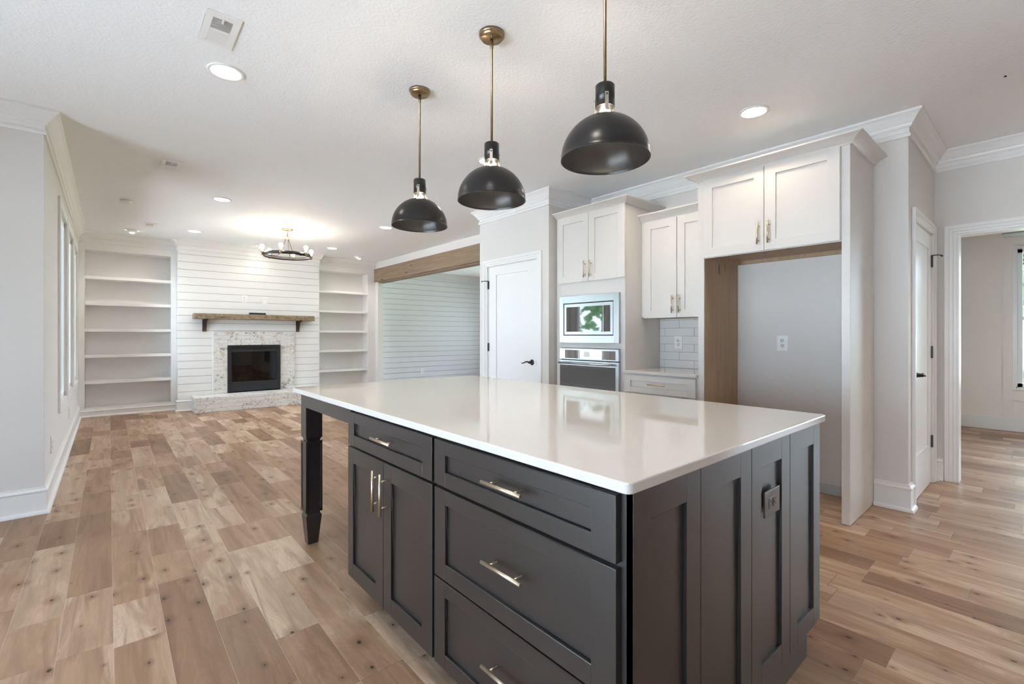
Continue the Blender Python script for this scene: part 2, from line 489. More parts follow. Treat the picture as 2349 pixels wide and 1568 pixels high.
# ------------------------------------------------------------------ mesh helpers
class MB:
    def __init__(s):
        s.v = []
        s.f = []
        s.mi = []
        s.cur = 0
        s.smooth = []

    def face(s, idx, sm=False):
        s.f.append(tuple(idx))
        s.mi.append(s.cur)
        s.smooth.append(sm)

    def quad(s, pts):
        n = len(s.v)
        s.v += [tuple(p) for p in pts]
        s.face(range(n, n + len(pts)))
        return s

    def box(s, x0, x1, y0, y1, z0, z1):
        if x0 > x1: x0, x1 = x1, x0
        if y0 > y1: y0, y1 = y1, y0
        if z0 > z1: z0, z1 = z1, z0
        n = len(s.v)
        s.v += [(x0, y0, z0), (x1, y0, z0), (x1, y1, z0), (x0, y1, z0), (x0, y0, z1), (x1, y0, z1), (x1, y1, z1), (x0, y1, z1)]
        for q in ((0, 3, 2, 1), (4, 5, 6, 7), (0, 1, 5, 4), (1, 2, 6, 5), (2, 3, 7, 6), (3, 0, 4, 7)):
            s.face([n + i for i in q])
        return s

    def fbox(s, F, a, b, c):
        """box given in a frame F=(origin,U,V,W): a,b,c = (min,max) along U,V,W"""
        O, U, V, W = F
        n = len(s.v)
        for k in c:
            for (i, j) in ((a[0], b[0]), (a[1], b[0]), (a[1], b[1]), (a[0], b[1])):
                s.v.append(tuple(O + U * i + V * j + W * k))
        for q in ((0, 3, 2, 1), (4, 5, 6, 7), (0, 1, 5, 4), (1, 2, 6, 5), (2, 3, 7, 6), (3, 0, 4, 7)):
            s.face([n + i for i in q])
        return s

    def taper(s, c0, h0, z0, c1, h1, z1):
        n = len(s.v)
        for (c, h, z) in ((c0, h0, z0), (c1, h1, z1)):
            s.v += [(c[0] - h, c[1] - h, z), (c[0] + h, c[1] - h, z), (c[0] + h, c[1] + h, z), (c[0] - h, c[1] + h, z)]
        for q in ((0, 3, 2, 1), (4, 5, 6, 7), (0, 1, 5, 4), (1, 2, 6, 5), (2, 3, 7, 6), (3, 0, 4, 7)):
            s.face([n + i for i in q])
        return s

    def lathe(s, c, prof, seg=48, axis='Z', closed=False):
        """prof: list of (r, h) along the axis"""
        n = len(s.v)
        for (r, h) in prof:
            for k in range(seg):
                t = 2 * math.pi * k / seg
                a, b2 = r * math.cos(t), r * math.sin(t)
                if axis == 'Z':
                    s.v.append((c[0] + a, c[1] + b2, c[2] + h))
                elif axis == 'X':
                    s.v.append((c[0] + h, c[1] + a, c[2] + b2))
                else:
                    s.v.append((c[0] + a, c[1] + h, c[2] + b2))
        m = len(prof)
        for j in range(m if closed else m - 1):
            j2 = (j + 1) % m
            for k in range(seg):
                k2 = (k + 1) % seg
                s.face((n + j * seg + k, n + j * seg + k2, n + j2 * seg + k2, n + j2 * seg + k), True)
        if not closed:
            if prof[0][0] > 1e-5:
                s.face([n + k for k in range(seg)][::-1])
            if prof[-1][0] > 1e-5:
                s.face([n + (m - 1) * seg + k for k in range(seg)])
        return s

    def tube(s, pts, r, seg=10):
        pts = [Vector(p) for p in pts]
        n = len(s.v)
        up = None
        for i, p in enumerate(pts):
            if i == 0:
                t = (pts[1] - p)
            elif i == len(pts) - 1:
                t = (p - pts[i - 1])
            else:
                t = (pts[i + 1] - pts[i - 1])
            t.normalize()
            if up is None:
                up = Vector((0, 0, 1)) if abs(t.z) < 0.9 else Vector((1, 0, 0))
            a = t.cross(up).normalized()
            b2 = a.cross(t).normalized()
            up = b2
            rr = r[i] if isinstance(r, (list, tuple)) else r
            for k in range(seg):
                th = 2 * math.pi * k / seg
                s.v.append(tuple(p + a * rr * math.cos(th) + b2 * rr * math.sin(th)))
        for i in range(len(pts) - 1):
            for k in range(seg):
                k2 = (k + 1) % seg
                s.face((n + i * seg + k, n + i * seg + k2, n + (i + 1) * seg + k2, n + (i + 1) * seg + k), True)
        s.face([n + k for k in range(seg)][::-1])
        s.face([n + (len(pts) - 1) * seg + k for k in range(seg)])
        return s

    def sweep(s, path, prof):
        """mitred moulding: prof (o,z) pairs, o = offset to the right of travel"""
        n = len(s.v)
        P = [Vector((p[0], p[1])) for p in path]
        nr = []
        for i in range(len(P) - 1):
            d = (P[i + 1] - P[i]).normalized()
            nr.append(Vector((d.y, -d.x)))
        for i, p in enumerate(P):
            if i == 0:
                mv = nr[0]
            elif i == len(P) - 1:
                mv = nr[-1]
            else:
                mv = (nr[i - 1] + nr[i]) / (1 + nr[i - 1].dot(nr[i]))
            for (o, z) in prof:
                q = p + mv * o
                s.v.append((q.x, q.y, z))
        m = len(prof)
        for i in range(len(P) - 1):
            for k in range(m):
                k2 = (k + 1) % m
                s.face((n + i * m + k, n + i * m + k2, n + (i + 1) * m + k2, n + (i + 1) * m + k))
        s.face([n + k for k in range(m)][::-1])
        s.face([n + (len(P) - 1) * m + k for k in range(m)])
        return s

    def extrude(s, poly, F, c):
        """poly in (U,V) extruded along W from c[0] to c[1]"""
        O, U, V, W = F
        n = len(s.v)
        m = len(poly)
        for k in c:
            for (i, j) in poly:
                s.v.append(tuple(O + U * i + V * j + W * k))
        for i in range(m):
            j = (i + 1) % m
            s.face((n + i, n + j, n + m + j, n + m + i))
        s.face([n + i for i in range(m)][::-1])
        s.face([n + m + i for i in range(m)])
        return s

    def sphere(s, c, r, seg=16, rings=10, sq=(1, 1, 1), jit=0.0, rnd=None):
        n = len(s.v)
        for j in range(rings + 1):
            ph = math.pi * j / rings
            for k in range(seg):
                th = 2 * math.pi * k / seg
                q = r * (1 + (rnd.uniform(-jit, jit) if rnd and 0 < j < rings else 0))
                s.v.append((c[0] + q * sq[0] * math.sin(ph) * math.cos(th), c[1] + q * sq[1] * math.sin(ph) * math.sin(th), c[2] + q * sq[2] * math.cos(ph)))
        for j in range(rings):
            for k in range(seg):
                k2 = (k + 1) % seg
                s.face((n + j * seg + k, n + (j + 1) * seg + k, n + (j + 1) * seg + k2, n + j * seg + k2), True)
        return s


def wloc(o):
    v = Vector((0, 0, 0))
    while o is not None:
        v += Vector(o.location)
        o = o.parent
    return v


def obj(name, mb, mat, parent=None, bevel=0.0, origin=None, label=None):
    me = bpy.data.meshes.new(name)
    off = wloc(parent) if parent else Vector(origin if origin else (0, 0, 0))
    me.from_pydata([tuple(Vector(v) - off) for v in mb.v], [], mb.f)
    mats = mat if isinstance(mat, (list, tuple)) else [mat]
    for mm in mats:
        me.materials.append(MATS[mm])
    me.polygons.foreach_set('material_index', mb.mi)
    me.polygons.foreach_set('use_smooth', mb.smooth)
    me.update()
    bm = bmesh.new()
    bm.from_mesh(me)
    bmesh.ops.remove_doubles(bm, verts=bm.verts, dist=1e-6)
    bmesh.ops.recalc_face_normals(bm, faces=bm.faces)
    bm.to_mesh(me)
    bm.free()
    o = bpy.data.objects.new(name, me)
    COL.objects.link(o)
    if parent:
        o.parent = parent
    else:
        o.location = off
    if bevel:
        md = o.modifiers.new('bevel', 'BEVEL')
        md.width = bevel
        md.segments = 2
        md.limit_method = 'ANGLE'
        md.angle_limit = math.radians(40)
    if label:
        o['label'] = label
    return o


def thing(name, label, cat, loc, group=None):
    o = bpy.data.objects.new(name, None)
    o.empty_display_size = 0.1
    COL.objects.link(o)
    o.location = loc
    o['label'] = label
    o['category'] = cat
    if group:
        o['group'] = group
    return o


def tag(o, label, cat, group=None):
    o['label'] = label
    o['category'] = cat
    if group:
        o['group'] = group
    return o


def struct(name, mb, mat, bevel=0.0, label=None, cat=None):
    o = obj(name, mb, mat, bevel=bevel)
    o['kind'] = 'structure'
    if label: o['label'] = label
    if cat: o['category'] = cat
    return o


def sthing(name, label, cat, loc):
    o = thing(name, label, cat, loc)
    o['kind'] = 'structure'
    return o


UX, UY, UZ = Vector((1, 0, 0)), Vector((0, 1, 0)), Vector((0, 0, 1))


def frame_negx(x):   # surface facing -X (kitchen run, island drawer side): U=+Y, V=+Z, W=-X
    return (Vector((x, 0, 0)), UY, UZ, -UX)


def frame_negy(y):   # surface facing -Y: U=+X, V=+Z, W=-Y
    return (Vector((0, y, 0)), UX, UZ, -UY)


def shaker(F, u0, u1, v0, v1, ru0, ru1, rv0, rv1, th=0.02, rec=0.011):
    """front face at W=0; board goes back to W=-th; centre recessed"""
    mb = MB()
    mb.fbox(F, (u0, ru0), (v0, v1), (-th, 0))
    mb.fbox(F, (ru1, u1), (v0, v1), (-th, 0))
    mb.fbox(F, (ru0, ru1), (v0, rv0), (-th, 0))
    mb.fbox(F, (ru0, ru1), (rv1, v1), (-th, 0))
    mb.fbox(F, (ru0, ru1), (rv0, rv1), (-th, -rec))
    return mb


def pull(F, cu, cv, vert, L=0.172, r=0.006, st=0.034, sp=0.054):
    """bar pull: rod parallel to the face plus two posts"""
    O, U, V, W = F
    A = V if vert else U
    c = O + U * cu + V * cv
    mb = MB()
    mb.tube([c + W * st - A * L / 2, c + W * st + A * L / 2], r, 14)
    for k in (-1, 1):
        mb.tube([c + A * sp * k, c + A * sp * k + W * (st - r * 0.5)], r * 0.72, 10)
    return mb


# ------------------------------------------------------------------ shell
struct('floor', MB().box(-3.36, 8.97, -3.36, 10.29, -0.12, 0), 'wood_floor')
struct('ceiling', MB().box(-3.36, 8.97, -3.36, 10.29, H, H + 0.15), 'ceiling_paint')


def wall_x(name, x0, x1, y0, y1, holes, mat='wall_paint'):
    """wall slab between x0,x1 running y0..y1 with rectangular holes [(ya,yb,za,zb)] sorted by y"""
    mb = MB()
    y = y0
    for (a, b2, za, zb) in holes:
        if a > y: mb.box(x0, x1, y, a, 0, H)
        if za > 0: mb.box(x0, x1, a, b2, 0, za)
        if zb < H: mb.box(x0, x1, a, b2, zb, H)
        y = b2
    if y < y1: mb.box(x0, x1, y, y1, 0, H)
    return struct(name, mb, mat)


def wall_y(name, y0, y1, x0, x1, holes, mat='wall_paint'):
    mb = MB()
    x = x0
    for (a, b2, za, zb) in holes:
        if a > x: mb.box(x, a, y0, y1, 0, H)
        if za > 0: mb.box(a, b2, y0, y1, 0, za)
        if zb < H: mb.box(a, b2, y0, y1, zb, H)
        x = b2
    if x < x1: mb.box(x, x1, y0, y1, 0, H)
    return struct(name, mb, mat)


WLX = -0.344
WINS = [(5.875, 6.71), (6.965, 7.80), (8.085, 8.92)]
WZ0, WZ1 = 0.61, 2.40
wall_x('wall_left', WLX - 0.16, WLX, 4.60, 9.85, [(a, b2, WZ0, WZ1) for a, b2 in WINS])
wall_y('wall_dining', 4.604, 4.764, -3.36, WLX - 0.16, [])
struct('wall_dining_end', MB().box(WLX - 0.16, WLX, 4.604, 4.61, 0, H), 'wall_paint')
wall_x('wall_far_left', -3.36, -3.2, -3.36, 4.604, [(-1.2, 3.6, 0.1, 1.85)])
wall_y('wall_front', -3.36, -3.2, -3.2, 8.97, [])
wall_y('wall_back', 9.85, 10.0, WLX - 0.16, 4.46, [])
wall_x('wall_right', 8.85, 8.97, -3.2, 10.15, [(-2.9, -1.3, 0.30, 2.45), (-0.70, 0.30, 0.56, 2.36), (4.8, 9.0, 0.35, 2.45)], 'hall_paint')
wall_x('wall_living_right', 4.34, 4.46, 4.76, 9.85, [(4.76, 9.39, 0.0, 2.372)])
wall_x('wall_pantry', 3.567, 3.687, 3.523, 4.75, [(3.70, 4.585, 0.0, 2.092)])
wall_y('wall_pantry_side', 3.523, 3.64, 3.687, 4.38, [])
wall_y('wall_pantry_far', 4.64, 4.75, 3.687, 4.46, [])
wall_x('wall_kitchen', 4.258, 4.38, 0.78, 3.523, [])
wall_y('wall_closet', 0.659, 0.78, 4.258, 5.53, [(4.455, 5.25, 0.0, 2.092)])
wall_x('wall_hall', 5.40, 5.53, -3.2, 0.659, [(-1.3, 0.52, 0.0, 2.088)])
wall_y('wall_study_side', 1.0, 1.12, 5.53, 8.85, [], 'hall_paint')
wall_x('wall_closet_side', 5.41, 5.53, 0.78, 1.12, [], 'hall_paint')
wall_x('wall_office_left', 4.38, 4.46, 1.12, 4.64, [], 'room_paint')
wall_y('wall_office_side', 1.12, 1.22, 4.46, 5.41, [], 'room_paint')

# shiplap wall in the room beyond the beam
mb = MB()
mb.cur = 1
mb.box(4.46, 8.85, 10.165, 10.29, 0, H)
mb.cur = 0
z = 0.215
while z < 2.68:
    mb.box(4.46, 8.85, 10.15, 10.165, z + 0.0035, min(z + 0.1255, 2.72) - 0.0035)
    z += 0.1255
struct('wall_office_back', mb, ['shiplap_grey', 'shadow_gap'])

# chimney breast clad in shiplap, hollow where the firebox sits
BX0, BX1, BY = 0.849, 3.09, 9.293
FX0, FX1, FZ0, FZ1 = 1.53, 2.40, 0.245, 1.085
mb = MB()
mb.cur = 1
e = 0.008
for (a, b2, za, zb) in ((BX0 + e, FX0, 0, H), (FX1, BX1 - e, 0, H), (FX0, FX1, 0, FZ0), (FX0, FX1, FZ1, H)):
    mb.box(a, b2, BY + e, 9.85, za, zb)
mb.cur = 0
g = 0.003
zs = [2.571 - 0.1255 * k for k in range(-1, 20)]
for k in range(len(zs) - 1):
    t, bo = zs[k] - g, zs[k + 1] + g
    if bo < 0.17: bo = 0.17
    if t <= bo: continue
    if bo < FZ1 - 0.02 and t > FZ0:
        mb.box(BX0, FX0, BY, 9.8, bo, t)
        mb.box(FX1, BX1, BY, 9.8, bo, t)
    else:
        mb.box(BX0, BX1, BY, 9.8, bo, t)
mb.box(BX0, BX1, BY, 9.8, 2.70, H)
mb.box(BX0, FX0, BY, 9.8, 0, 0.17)
mb.box(FX1, BX1, BY, 9.8, 0, 0.17)
struct('wall_chimney', mb, ['shiplap_paint', 'shadow_gap'], label='white shiplap chimney breast above the brick fireplace', cat='wall')

# ------------------------------------------------------------------ crown, base, casings
CROWN = [(0, H - 0.163), (0.012, H - 0.163), (0.016, H - 0.152), (0.014, H - 0.140), (0.006, H - 0.128), (0.006, H - 0.100),
         (0.017, H - 0.097), (0.024, H - 0.086), (0.026, H - 0.076), (0.036, H - 0.068), (0.050, H - 0.046), (0.068, H - 0.026),
         (0.080, H - 0.018), (0.086, H - 0.014), (0.086, H - 0.0005), (0, H - 0.0005)]
struct('trim_1', MB().sweep([(-3.2, 4.604), (WLX, 4.604), (WLX, 9.52), (BX0, 9.52), (BX0, BY), (BX1, BY), (BX1, 9.52), (4.34, 9.52)], CROWN), 'trim_paint',
       label='white crown moulding round the living room', cat='crown moulding')
struct('trim_2', MB().sweep([(4.34, 4.75), (3.567, 4.75), (3.567, 3.523), (4.258, 3.523), (4.258, 0.659), (5.40, 0.659), (5.40, -3.2)], CROWN), 'trim_paint',
       label='white crown moulding above the kitchen cabinets and hall', cat='crown moulding')
OC = [(o, z) for o, z in CROWN]
struct('trim_3', MB().sweep([(4.46, 10.15), (8.85, 10.15)], OC), 'shiplap_grey')

BASE = [(0, 0.0), (0.034, 0.0), (0.034, 0.008), (0.030, 0.018), (0.022, 0.024), (0.016, 0.026), (0.016, 0.150), (0.022, 0.156), (0.022, 0.163),
        (0.014, 0.172), (0.010, 0.176), (0.010, 0.186), (0, 0.188)]
BASE_LOW = [(0, 0.0), (0.034, 0.0), (0.034, 0.008), (0.030, 0.018), (0.022, 0.024), (0.016, 0.026), (0.016, 0.080), (0.022, 0.084), (0.022, 0.090),
            (0.012, 0.096), (0.010, 0.108), (0, 0.110)]
struct('baseboard_left', MB().sweep([(-3.2, 4.604), (WLX, 4.604), (WLX, 9.50)], BASE), 'trim_paint')
struct('baseboard_back', MB().sweep([(WLX, 9.52), (BX0, 9.52)], BASE_LOW).sweep([(BX1, 9.52), (4.30, 9.52)], BASE_LOW)
       .sweep([(BX0, 9.50), (BX0, BY), (1.03, BY)], BASE).sweep([(2.95, BY), (BX1, BY), (BX1, 9.50)], BASE), 'trim_paint')
struct('baseboard_right', MB().sweep([(4.258, 0.852), (4.258, 0.659), (4.378, 0.659)], BASE).sweep([(5.335, 0.659), (5.40, 0.659), (5.40, 0.602)], BASE)
       .sweep([(3.567, 4.75), (3.567, 4.662)], BASE).sweep([(3.567, 3.632), (3.567, 3.523)], BASE), 'trim_paint')
struct('baseboard_study', MB().box(8.832, 8.85, -3.2, 1.0, 0, 0.165), 'trim_paint')
struct('baseboard_office', MB().box(4.46, 8.85, 10.13, 10.15, 0, 0.213), 'shiplap_grey')
# bare strip of wall behind the empty refrigerator space
struct('trim_4', MB().box(4.254, 4.258, 0.905, 1.833, 0, 0.075), 'primer', label='unpainted grey strip along the bottom of the refrigerator alcove wall', cat='wall')


def casing(F, u0, u1, v1, wd=0.078, v0=0.0, sill=False):
    """door casing with a stepped profile; F's W points into the room, W=0 is the wall face"""
    mb = MB()
    for (i0, i1, t) in ((0.0, wd * 0.30, 0.013), (wd * 0.30, wd * 0.62, 0.017), (wd * 0.62, wd, 0.022)):
        mb.fbox(F, (u0 - i1, u0 - i0), (v0, v1 + i1), (0, t))
        mb.fbox(F, (u1 + i0, u1 + i1), (v0, v1 + i1), (0, t))
        mb.fbox(F, (u0 - i0, u1 + i0), (v1 + i0, v1 + i1), (0, t))
    return mb


def lever_set(F, u, v, dirn, parent):
    """dark curved lever handle; dirn = +1/-1 along U"""
    O, U, V, W = F
    c = O + U * u + V * v
    mb = MB()
    ax = 'X' if abs(W.x) > 0.5 else 'Y'
    sg = W.x if ax == 'X' else W.y
    prof = [(0.033, 0.0), (0.033, 0.004 * sg), (0.028, 0.008 * sg), (0.022, 0.010 * sg), (0.016, 0.016 * sg), (0.012, 0.05 * sg), (0.0, 0.052 * sg)]
    mb.lathe(c, prof, 24, ax)
    a = c + W * 0.044
    pts = [a + U * dirn * t * 0.125 + V * (0.010 * math.sin(t * 5.2) - 0.002) for t in [i / 9 for i in range(10)]]
    mb.tube(pts, [0.010, 0.0095, 0.009, 0.008, 0.0075, 0.007, 0.0065, 0.006, 0.006, 0.005], 10)
    return obj('door_handle', mb, 'black_iron', parent)


def hinge(F, u, v, parent, hook=0):
    mb = MB()
    mb.fbox(F, (u - 0.011, u + 0.011), (v - 0.05, v + 0.05), (0, 0.012))
    if hook:
        O, U, V, W = F
        c = O + U * u + V * (v + 0.05) + W * 0.01
        mb.tube([c, c + W * 0.03 + U * hook * 0.01, c + W * 0.05 + U * hook * 0.045, c + W * 0.05 + U * hook * 0.06 + V * -0.004], 0.004, 8)
        mb.sphere(c + W * 0.05 + U * hook * 0.064 - V * 0.004, 0.008, 10, 6)
    return obj('hinge', mb, 'black_iron', parent)


# pantry door (faces -X)
Fp = frame_negx(3.567)
d = sthing('door_1', 'white single panel pantry door with dark lever beside the wall oven', 'door', (3.567, 4.14, 0))
obj('door_casing', casing(Fp, 3.70, 4.585, 2.085), 'trim_paint', d, 0.002)
mb = MB()
mb.fbox(Fp, (3.70, 3.712), (0, 2.085), (-0.12, -0.002)).fbox(Fp, (4.573, 4.585), (0, 2.085), (-0.12, -0.002)).fbox(Fp, (3.70, 4.585), (2.080, 2.092), (-0.12, -0.002))
obj('jamb', mb, 'trim_paint', d)
Fs = frame_negx(3.572)
obj('door_slab', shaker(Fs, 3.714, 4.571, 0.008, 2.078, 3.855, 4.430, 0.26, 1.97, 0.035, 0.009), 'trim_paint', d, 0.0015)
lever_set(Fs, 3.79, 0.937, 1, d)
mb = MB()
mb.fbox(Fs, (3.716, 3.722), (0.905, 0.965), (0, 0.002))
obj('latch_plate', mb, 'stainless', d)
hinge(Fs, 4.574, 1.86, d, 1)
hinge(Fs, 4.574, 1.093, d)
hinge(Fs, 4.574, 0.28, d)

# closet door (faces -Y)
Fc = frame_negy(0.659)
d = sthing('door_2', 'white closet door with three dark hinges beside the hall opening', 'door', (4.86, 0.66, 0))
obj('door_casing', casing(Fc, 4.455, 5.25, 2.085), 'trim_paint', d, 0.002)
mb = MB()
mb.fbox(Fc, (4.455, 4.467), (0, 2.085), (-0.12, -0.002)).fbox(Fc, (5.238, 5.25), (0, 2.085), (-0.12, -0.002)).fbox(Fc, (4.455, 5.25), (2.080, 2.092), (-0.12, -0.002))
obj('jamb', mb, 'trim_paint', d)
Fd = frame_negy(0.664)
obj('door_slab', shaker(Fd, 4.469, 5.236, 0.008, 2.078, 4.585, 5.12, 0.33, 1.955, 0.035, 0.009), 'trim_paint', d, 0.0015)
lever_set(Fd, 4.52, 0.945, 1, d)
hinge(Fd, 5.240, 1.862, d, 1)
hinge(Fd, 5.240, 1.098, d)
hinge(Fd, 5.240, 0.350, d)

# hall opening casing (faces -X)
Fh = frame_negx(5.40)
d = sthing('trim_5', 'white casing round the wide hall opening', 'door casing', (5.40, -0.4, 0))
obj('door_casing', casing(Fh, -1.3, 0.52, 2.088), 'trim_paint', d, 0.002)
mb = MB()
mb.box(5.40, 5.53, 0.508, 0.52, 0, 2.076).box(5.40, 5.53, -1.3, -1.288, 0, 2.076).box(5.40, 5.53, -1.3, 0.52, 2.076, 2.088)
obj('jamb', mb, 'trim_paint', d)


# ------------------------------------------------------------------ windows
def window_neg(name, x, ya, yb, za, zb, side, label, mid=None, cas=0.085, depth=0.05):
    """window in a wall of constant x; side=+1 when the room is on the +X side of the wall face at x"""
    t = sthing(name, label, 'window', (x, (ya + yb) / 2, za))
    s = side
    mb = MB()
    P = 0.018 * s
    for (a, b2, c, d2) in ((ya - cas, ya, za - cas * 0.8, zb + cas), (yb, yb + cas, za - cas * 0.8, zb + cas), (ya, yb, zb, zb + cas), (ya, yb, za - cas * 0.8, za)):
        mb.box(x, x + P, a, b2, c, d2)
    obj('window_casing', mb, 'trim_paint', t, 0.002)
    xo = x - 0.11 * s
    mb = MB()
    f = 0.012
    mb.box(x, xo, ya, ya + f, za, zb).box(x, xo, yb - f, yb, za, zb).box(x, xo, ya, yb, za, za + f).box(x, xo, ya, yb, zb - f, zb)
    obj('jamb', mb, 'trim_paint', t)
    fr = 0.045
    mb = MB()
    a0, a1, c0, c1 = ya + f, yb - f, za + f, zb - f
    X0, X1 = x - depth * s, x - (depth + 0.04) * s
    mb.box(X0, X1, a0, a0 + fr, c0, c1).box(X0, X1, a1 - fr, a1, c0, c1).box(X0, X1, a0, a1, c0, c0 + fr).box(X0, X1, a0, a1, c1 - fr, c1)
    if mid:
        mb.box(X0 - 0.008 * s, X1, a0, a1, mid - 0.022, mid + 0.022)
    obj('window_frame', mb, 'vinyl', t, 0.002)
    xg = x - (depth + 0.02) * s
    obj('window_glass', MB().box(xg - 0.002, xg + 0.002, a0 + fr, a1 - fr, c0 + fr, c1 - fr), 'window_glass', t)
    return t


for i, (a, b2) in enumerate(WINS):
    window_neg('window_%d' % (i + 1), WLX, a, b2, WZ0, WZ1, 1,
               ('tall narrow white window nearest the dining corner', 'middle of the three tall windows in the left wall', 'tall window nearest the left bookcase')[i], depth=0.006)
window_neg('window_4', 8.85, -0.70, 0.30, 0.56, 2.36, -1, 'double hung window in the room beyond the hall opening', 1.456, 0.03)
window_neg('window_8', 8.85, -2.9, -1.3, 0.30, 2.45, -1, 'unseen window added to brighten the room beyond the hall opening', 1.456, 0.03)  # added out of view to light the study
window_neg('window_5', 8.85, 4.8, 9.0, 0.35, 2.45, -1, 'wide unseen window added to light the shiplap room')  # put in out of sight for daylight on the shiplap wall


def big_glazing(name, F, u0, u1, v0, v1, n, label):
    O, U, V, W = F
    t = sthing(name, label, 'window', tuple(O + U * (u0 + u1) / 2 + V * v0))
    mb = MB()
    fr = 0.06
    mb.fbox(F, (u0, u1), (v0, v0 + fr), (-0.10, -0.04)).fbox(F, (u0, u1), (v1 - fr, v1), (-0.10, -0.04))
    for k in range(n + 1):
        c = u0 + (u1 - u0) * k / n
        a = max(u0, c - fr / 2)
        mb.fbox(F, (a, min(u1, a + fr)), (v0, v1), (-0.10, -0.04))
    obj('window_frame', mb, 'vinyl', t)
    obj('window_glass', MB().fbox(F, (u0, u1), (v0, v1), (-0.072, -0.068)), 'window_glass', t)


big_glazing('window_6', (Vector((-3.2, 0, 0)), UY, UZ, UX), -1.2, 3.6, 0.1, 1.85, 4, 'wide unseen glazing added on the dining side, sized for the light')  # added glazing, layout guessed and sized to balance the daylight



# board and batten round the study window
mb = MB()
mb.box(8.835, 8.85, 0.33, 0.415, 0.165, 2.62).box(8.835, 8.85, -0.9, 0.33, 0.40, 0.50).box(8.835, 8.85, -0.9, 0.33, 2.43, 2.50)
struct('trim_6', mb, 'hall_paint')
o = obj('ceiling_beam', MB().box(8.0, 8.3, -2.2, 0.385, 2.43, H), 'grey_beam', bevel=0.004)
tag(o, 'grey stained box beam on the ceiling of the room beyond the hall opening', 'beam')

# the big brown beam
o = obj('wooden_beam', MB().box(4.288, 4.339, 4.762, 9.47, 2.372, 2.645).box(4.339, 4.475, 4.762, 9.388, 2.350, 2.371), 'beam_wood', bevel=0.004)
tag(o, 'long brown knotty wooden beam over the opening beside the pantry', 'beam')


# ------------------------------------------------------------------ built-in bookcases
def bookcase(x0, x1, ox0, ox1, label):
    t = thing('built_in_bookcase', label, 'bookcase', ((x0 + x1) / 2, 9.52, 0))
    z0, z1 = 0.135, 2.536
    mb = MB()
    mb.box(x0, ox0, 9.52, 9.54, 0, H - 0.02).box(ox1, x1, 9.52, 9.54, 0, H - 0.02).box(ox0, ox1, 9.52, 9.54, z1, H - 0.02).box(ox0, ox1, 9.52, 9.54, 0, z0)
    obj('face_frame', mb, 'trim_paint', t, 0.002)
    mb = MB()
    mb.box(ox0 - 0.018, ox0 - 0.001, 9.54, 9.80, z0 - 0.02, z1 + 0.02).box(ox1 + 0.001, ox1 + 0.018, 9.54, 9.80, z0 - 0.02, z1 + 0.02)
    mb.box(ox0, ox1, 9.54, 9.80, z0 - 0.02, z0).box(ox0, ox1, 9.54, 9.80, z1, z1 + 0.02)
    obj('cabinet_box', mb, 'trim_paint', t)
    obj('back_panel', MB().box(ox0 - 0.018, ox1 + 0.018, 9.80, 9.82, z0 - 0.02, z1 + 0.02), 'trim_paint', t)
    for zt in (0.543, 0.941, 1.338, 1.742, 2.142):
        obj('shelf', MB().box(ox0, ox1, 9.522, 9.80, zt - 0.045, zt), 'trim_paint', t, 0.002)
    return t


bookcase(WLX + 0.001, BX0 - 0.001, -0.272, 0.779, 'white built-in bookcase in the recess between the windows and the fireplace')
bookcase(BX1 + 0.001, 4.339, 3.16, 4.169, 'white built-in bookcase in the recess between the fireplace and the beamed opening')

# ------------------------------------------------------------------ fireplace
mb = MB()
SX0, SX1, SZ0, SZ1 = 1.341, 2.629, 0.246, 1.306
for (a, b2, za, zb) in ((SX0, 1.545, SZ0, SZ1), (2.385, SX1, SZ0, SZ1), (1.545, 2.385, 1.066, SZ1)):
    mb.box(a, b2, 9.262, 9.2925, za, zb)
t = thing('fireplace_surround', 'whitewashed brick surround framing the black fireplace', 'fireplace surround', (1.985, 9.28, 0.246))
obj('brickwork', mb, 'whitewashed_brick', t, 0.005)
obj('edge_trim', MB().box(1.322, 1.340, 9.270, 9.2925, SZ0, SZ1 + 0.002), 'trim_paint', t)
o = obj('fireplace_hearth', MB().box(1.03, 2.945, 8.82, 9.2915, 0.0, 0.245), 'whitewashed_brick', bevel=0.007)
tag(o, 'raised whitewashed brick hearth on the floor under the fireplace', 'hearth')

t = thing('fireplace_insert', 'black gas fireplace insert with glass front and logs', 'fireplace', (1.97, 9.25, 0.27))
mb = MB()
yF = 9.232
mb.box(1.552, 1.60, yF, 9.262, 0.268, 1.055).box(2.325, 2.375, yF, 9.262, 0.268, 1.055)
mb.box(1.60, 2.325, yF, 9.262, 0.952, 0.99).box(1.60, 2.325, yF, 9.262, 0.268, 0.43)
obj('frame', mb, 'insert_black', t, 0.003)
mb = MB()
for k in range(4):
    mb.box(1.57, 2.36, yF - 0.006, 9.262, 0.993 + k * 0.016, 1.004 + k * 0.016)
obj('louver', mb, 'black_iron', t)
mb = MB()
mb.box(1.61, 2.315, yF - 0.004, yF, 0.285, 0.345).box(1.61, 2.315, yF - 0.004, yF, 0.352, 0.42)
obj('lower_panel', mb, 'insert_black', t, 0.002)
obj('glass', MB().box(1.60, 2.325, 9.246, 9.250, 0.43, 0.952), 'fire_glass', t)
mb = MB()
mb.box(1.552, 1.56, 9.264, 9.78, 0.26, 1.06).box(2.367, 2.375, 9.264, 9.78, 0.26, 1.06).box(1.56, 2.367, 9.264, 9.78, 0.26, 0.40)
mb.box(1.56, 2.367, 9.264, 9.78, 1.05, 1.06).box(1.56, 2.367, 9.77, 9.78, 0.40, 1.05)
obj('firebox', mb, 'liner', t)
rnd = random.Random(4)
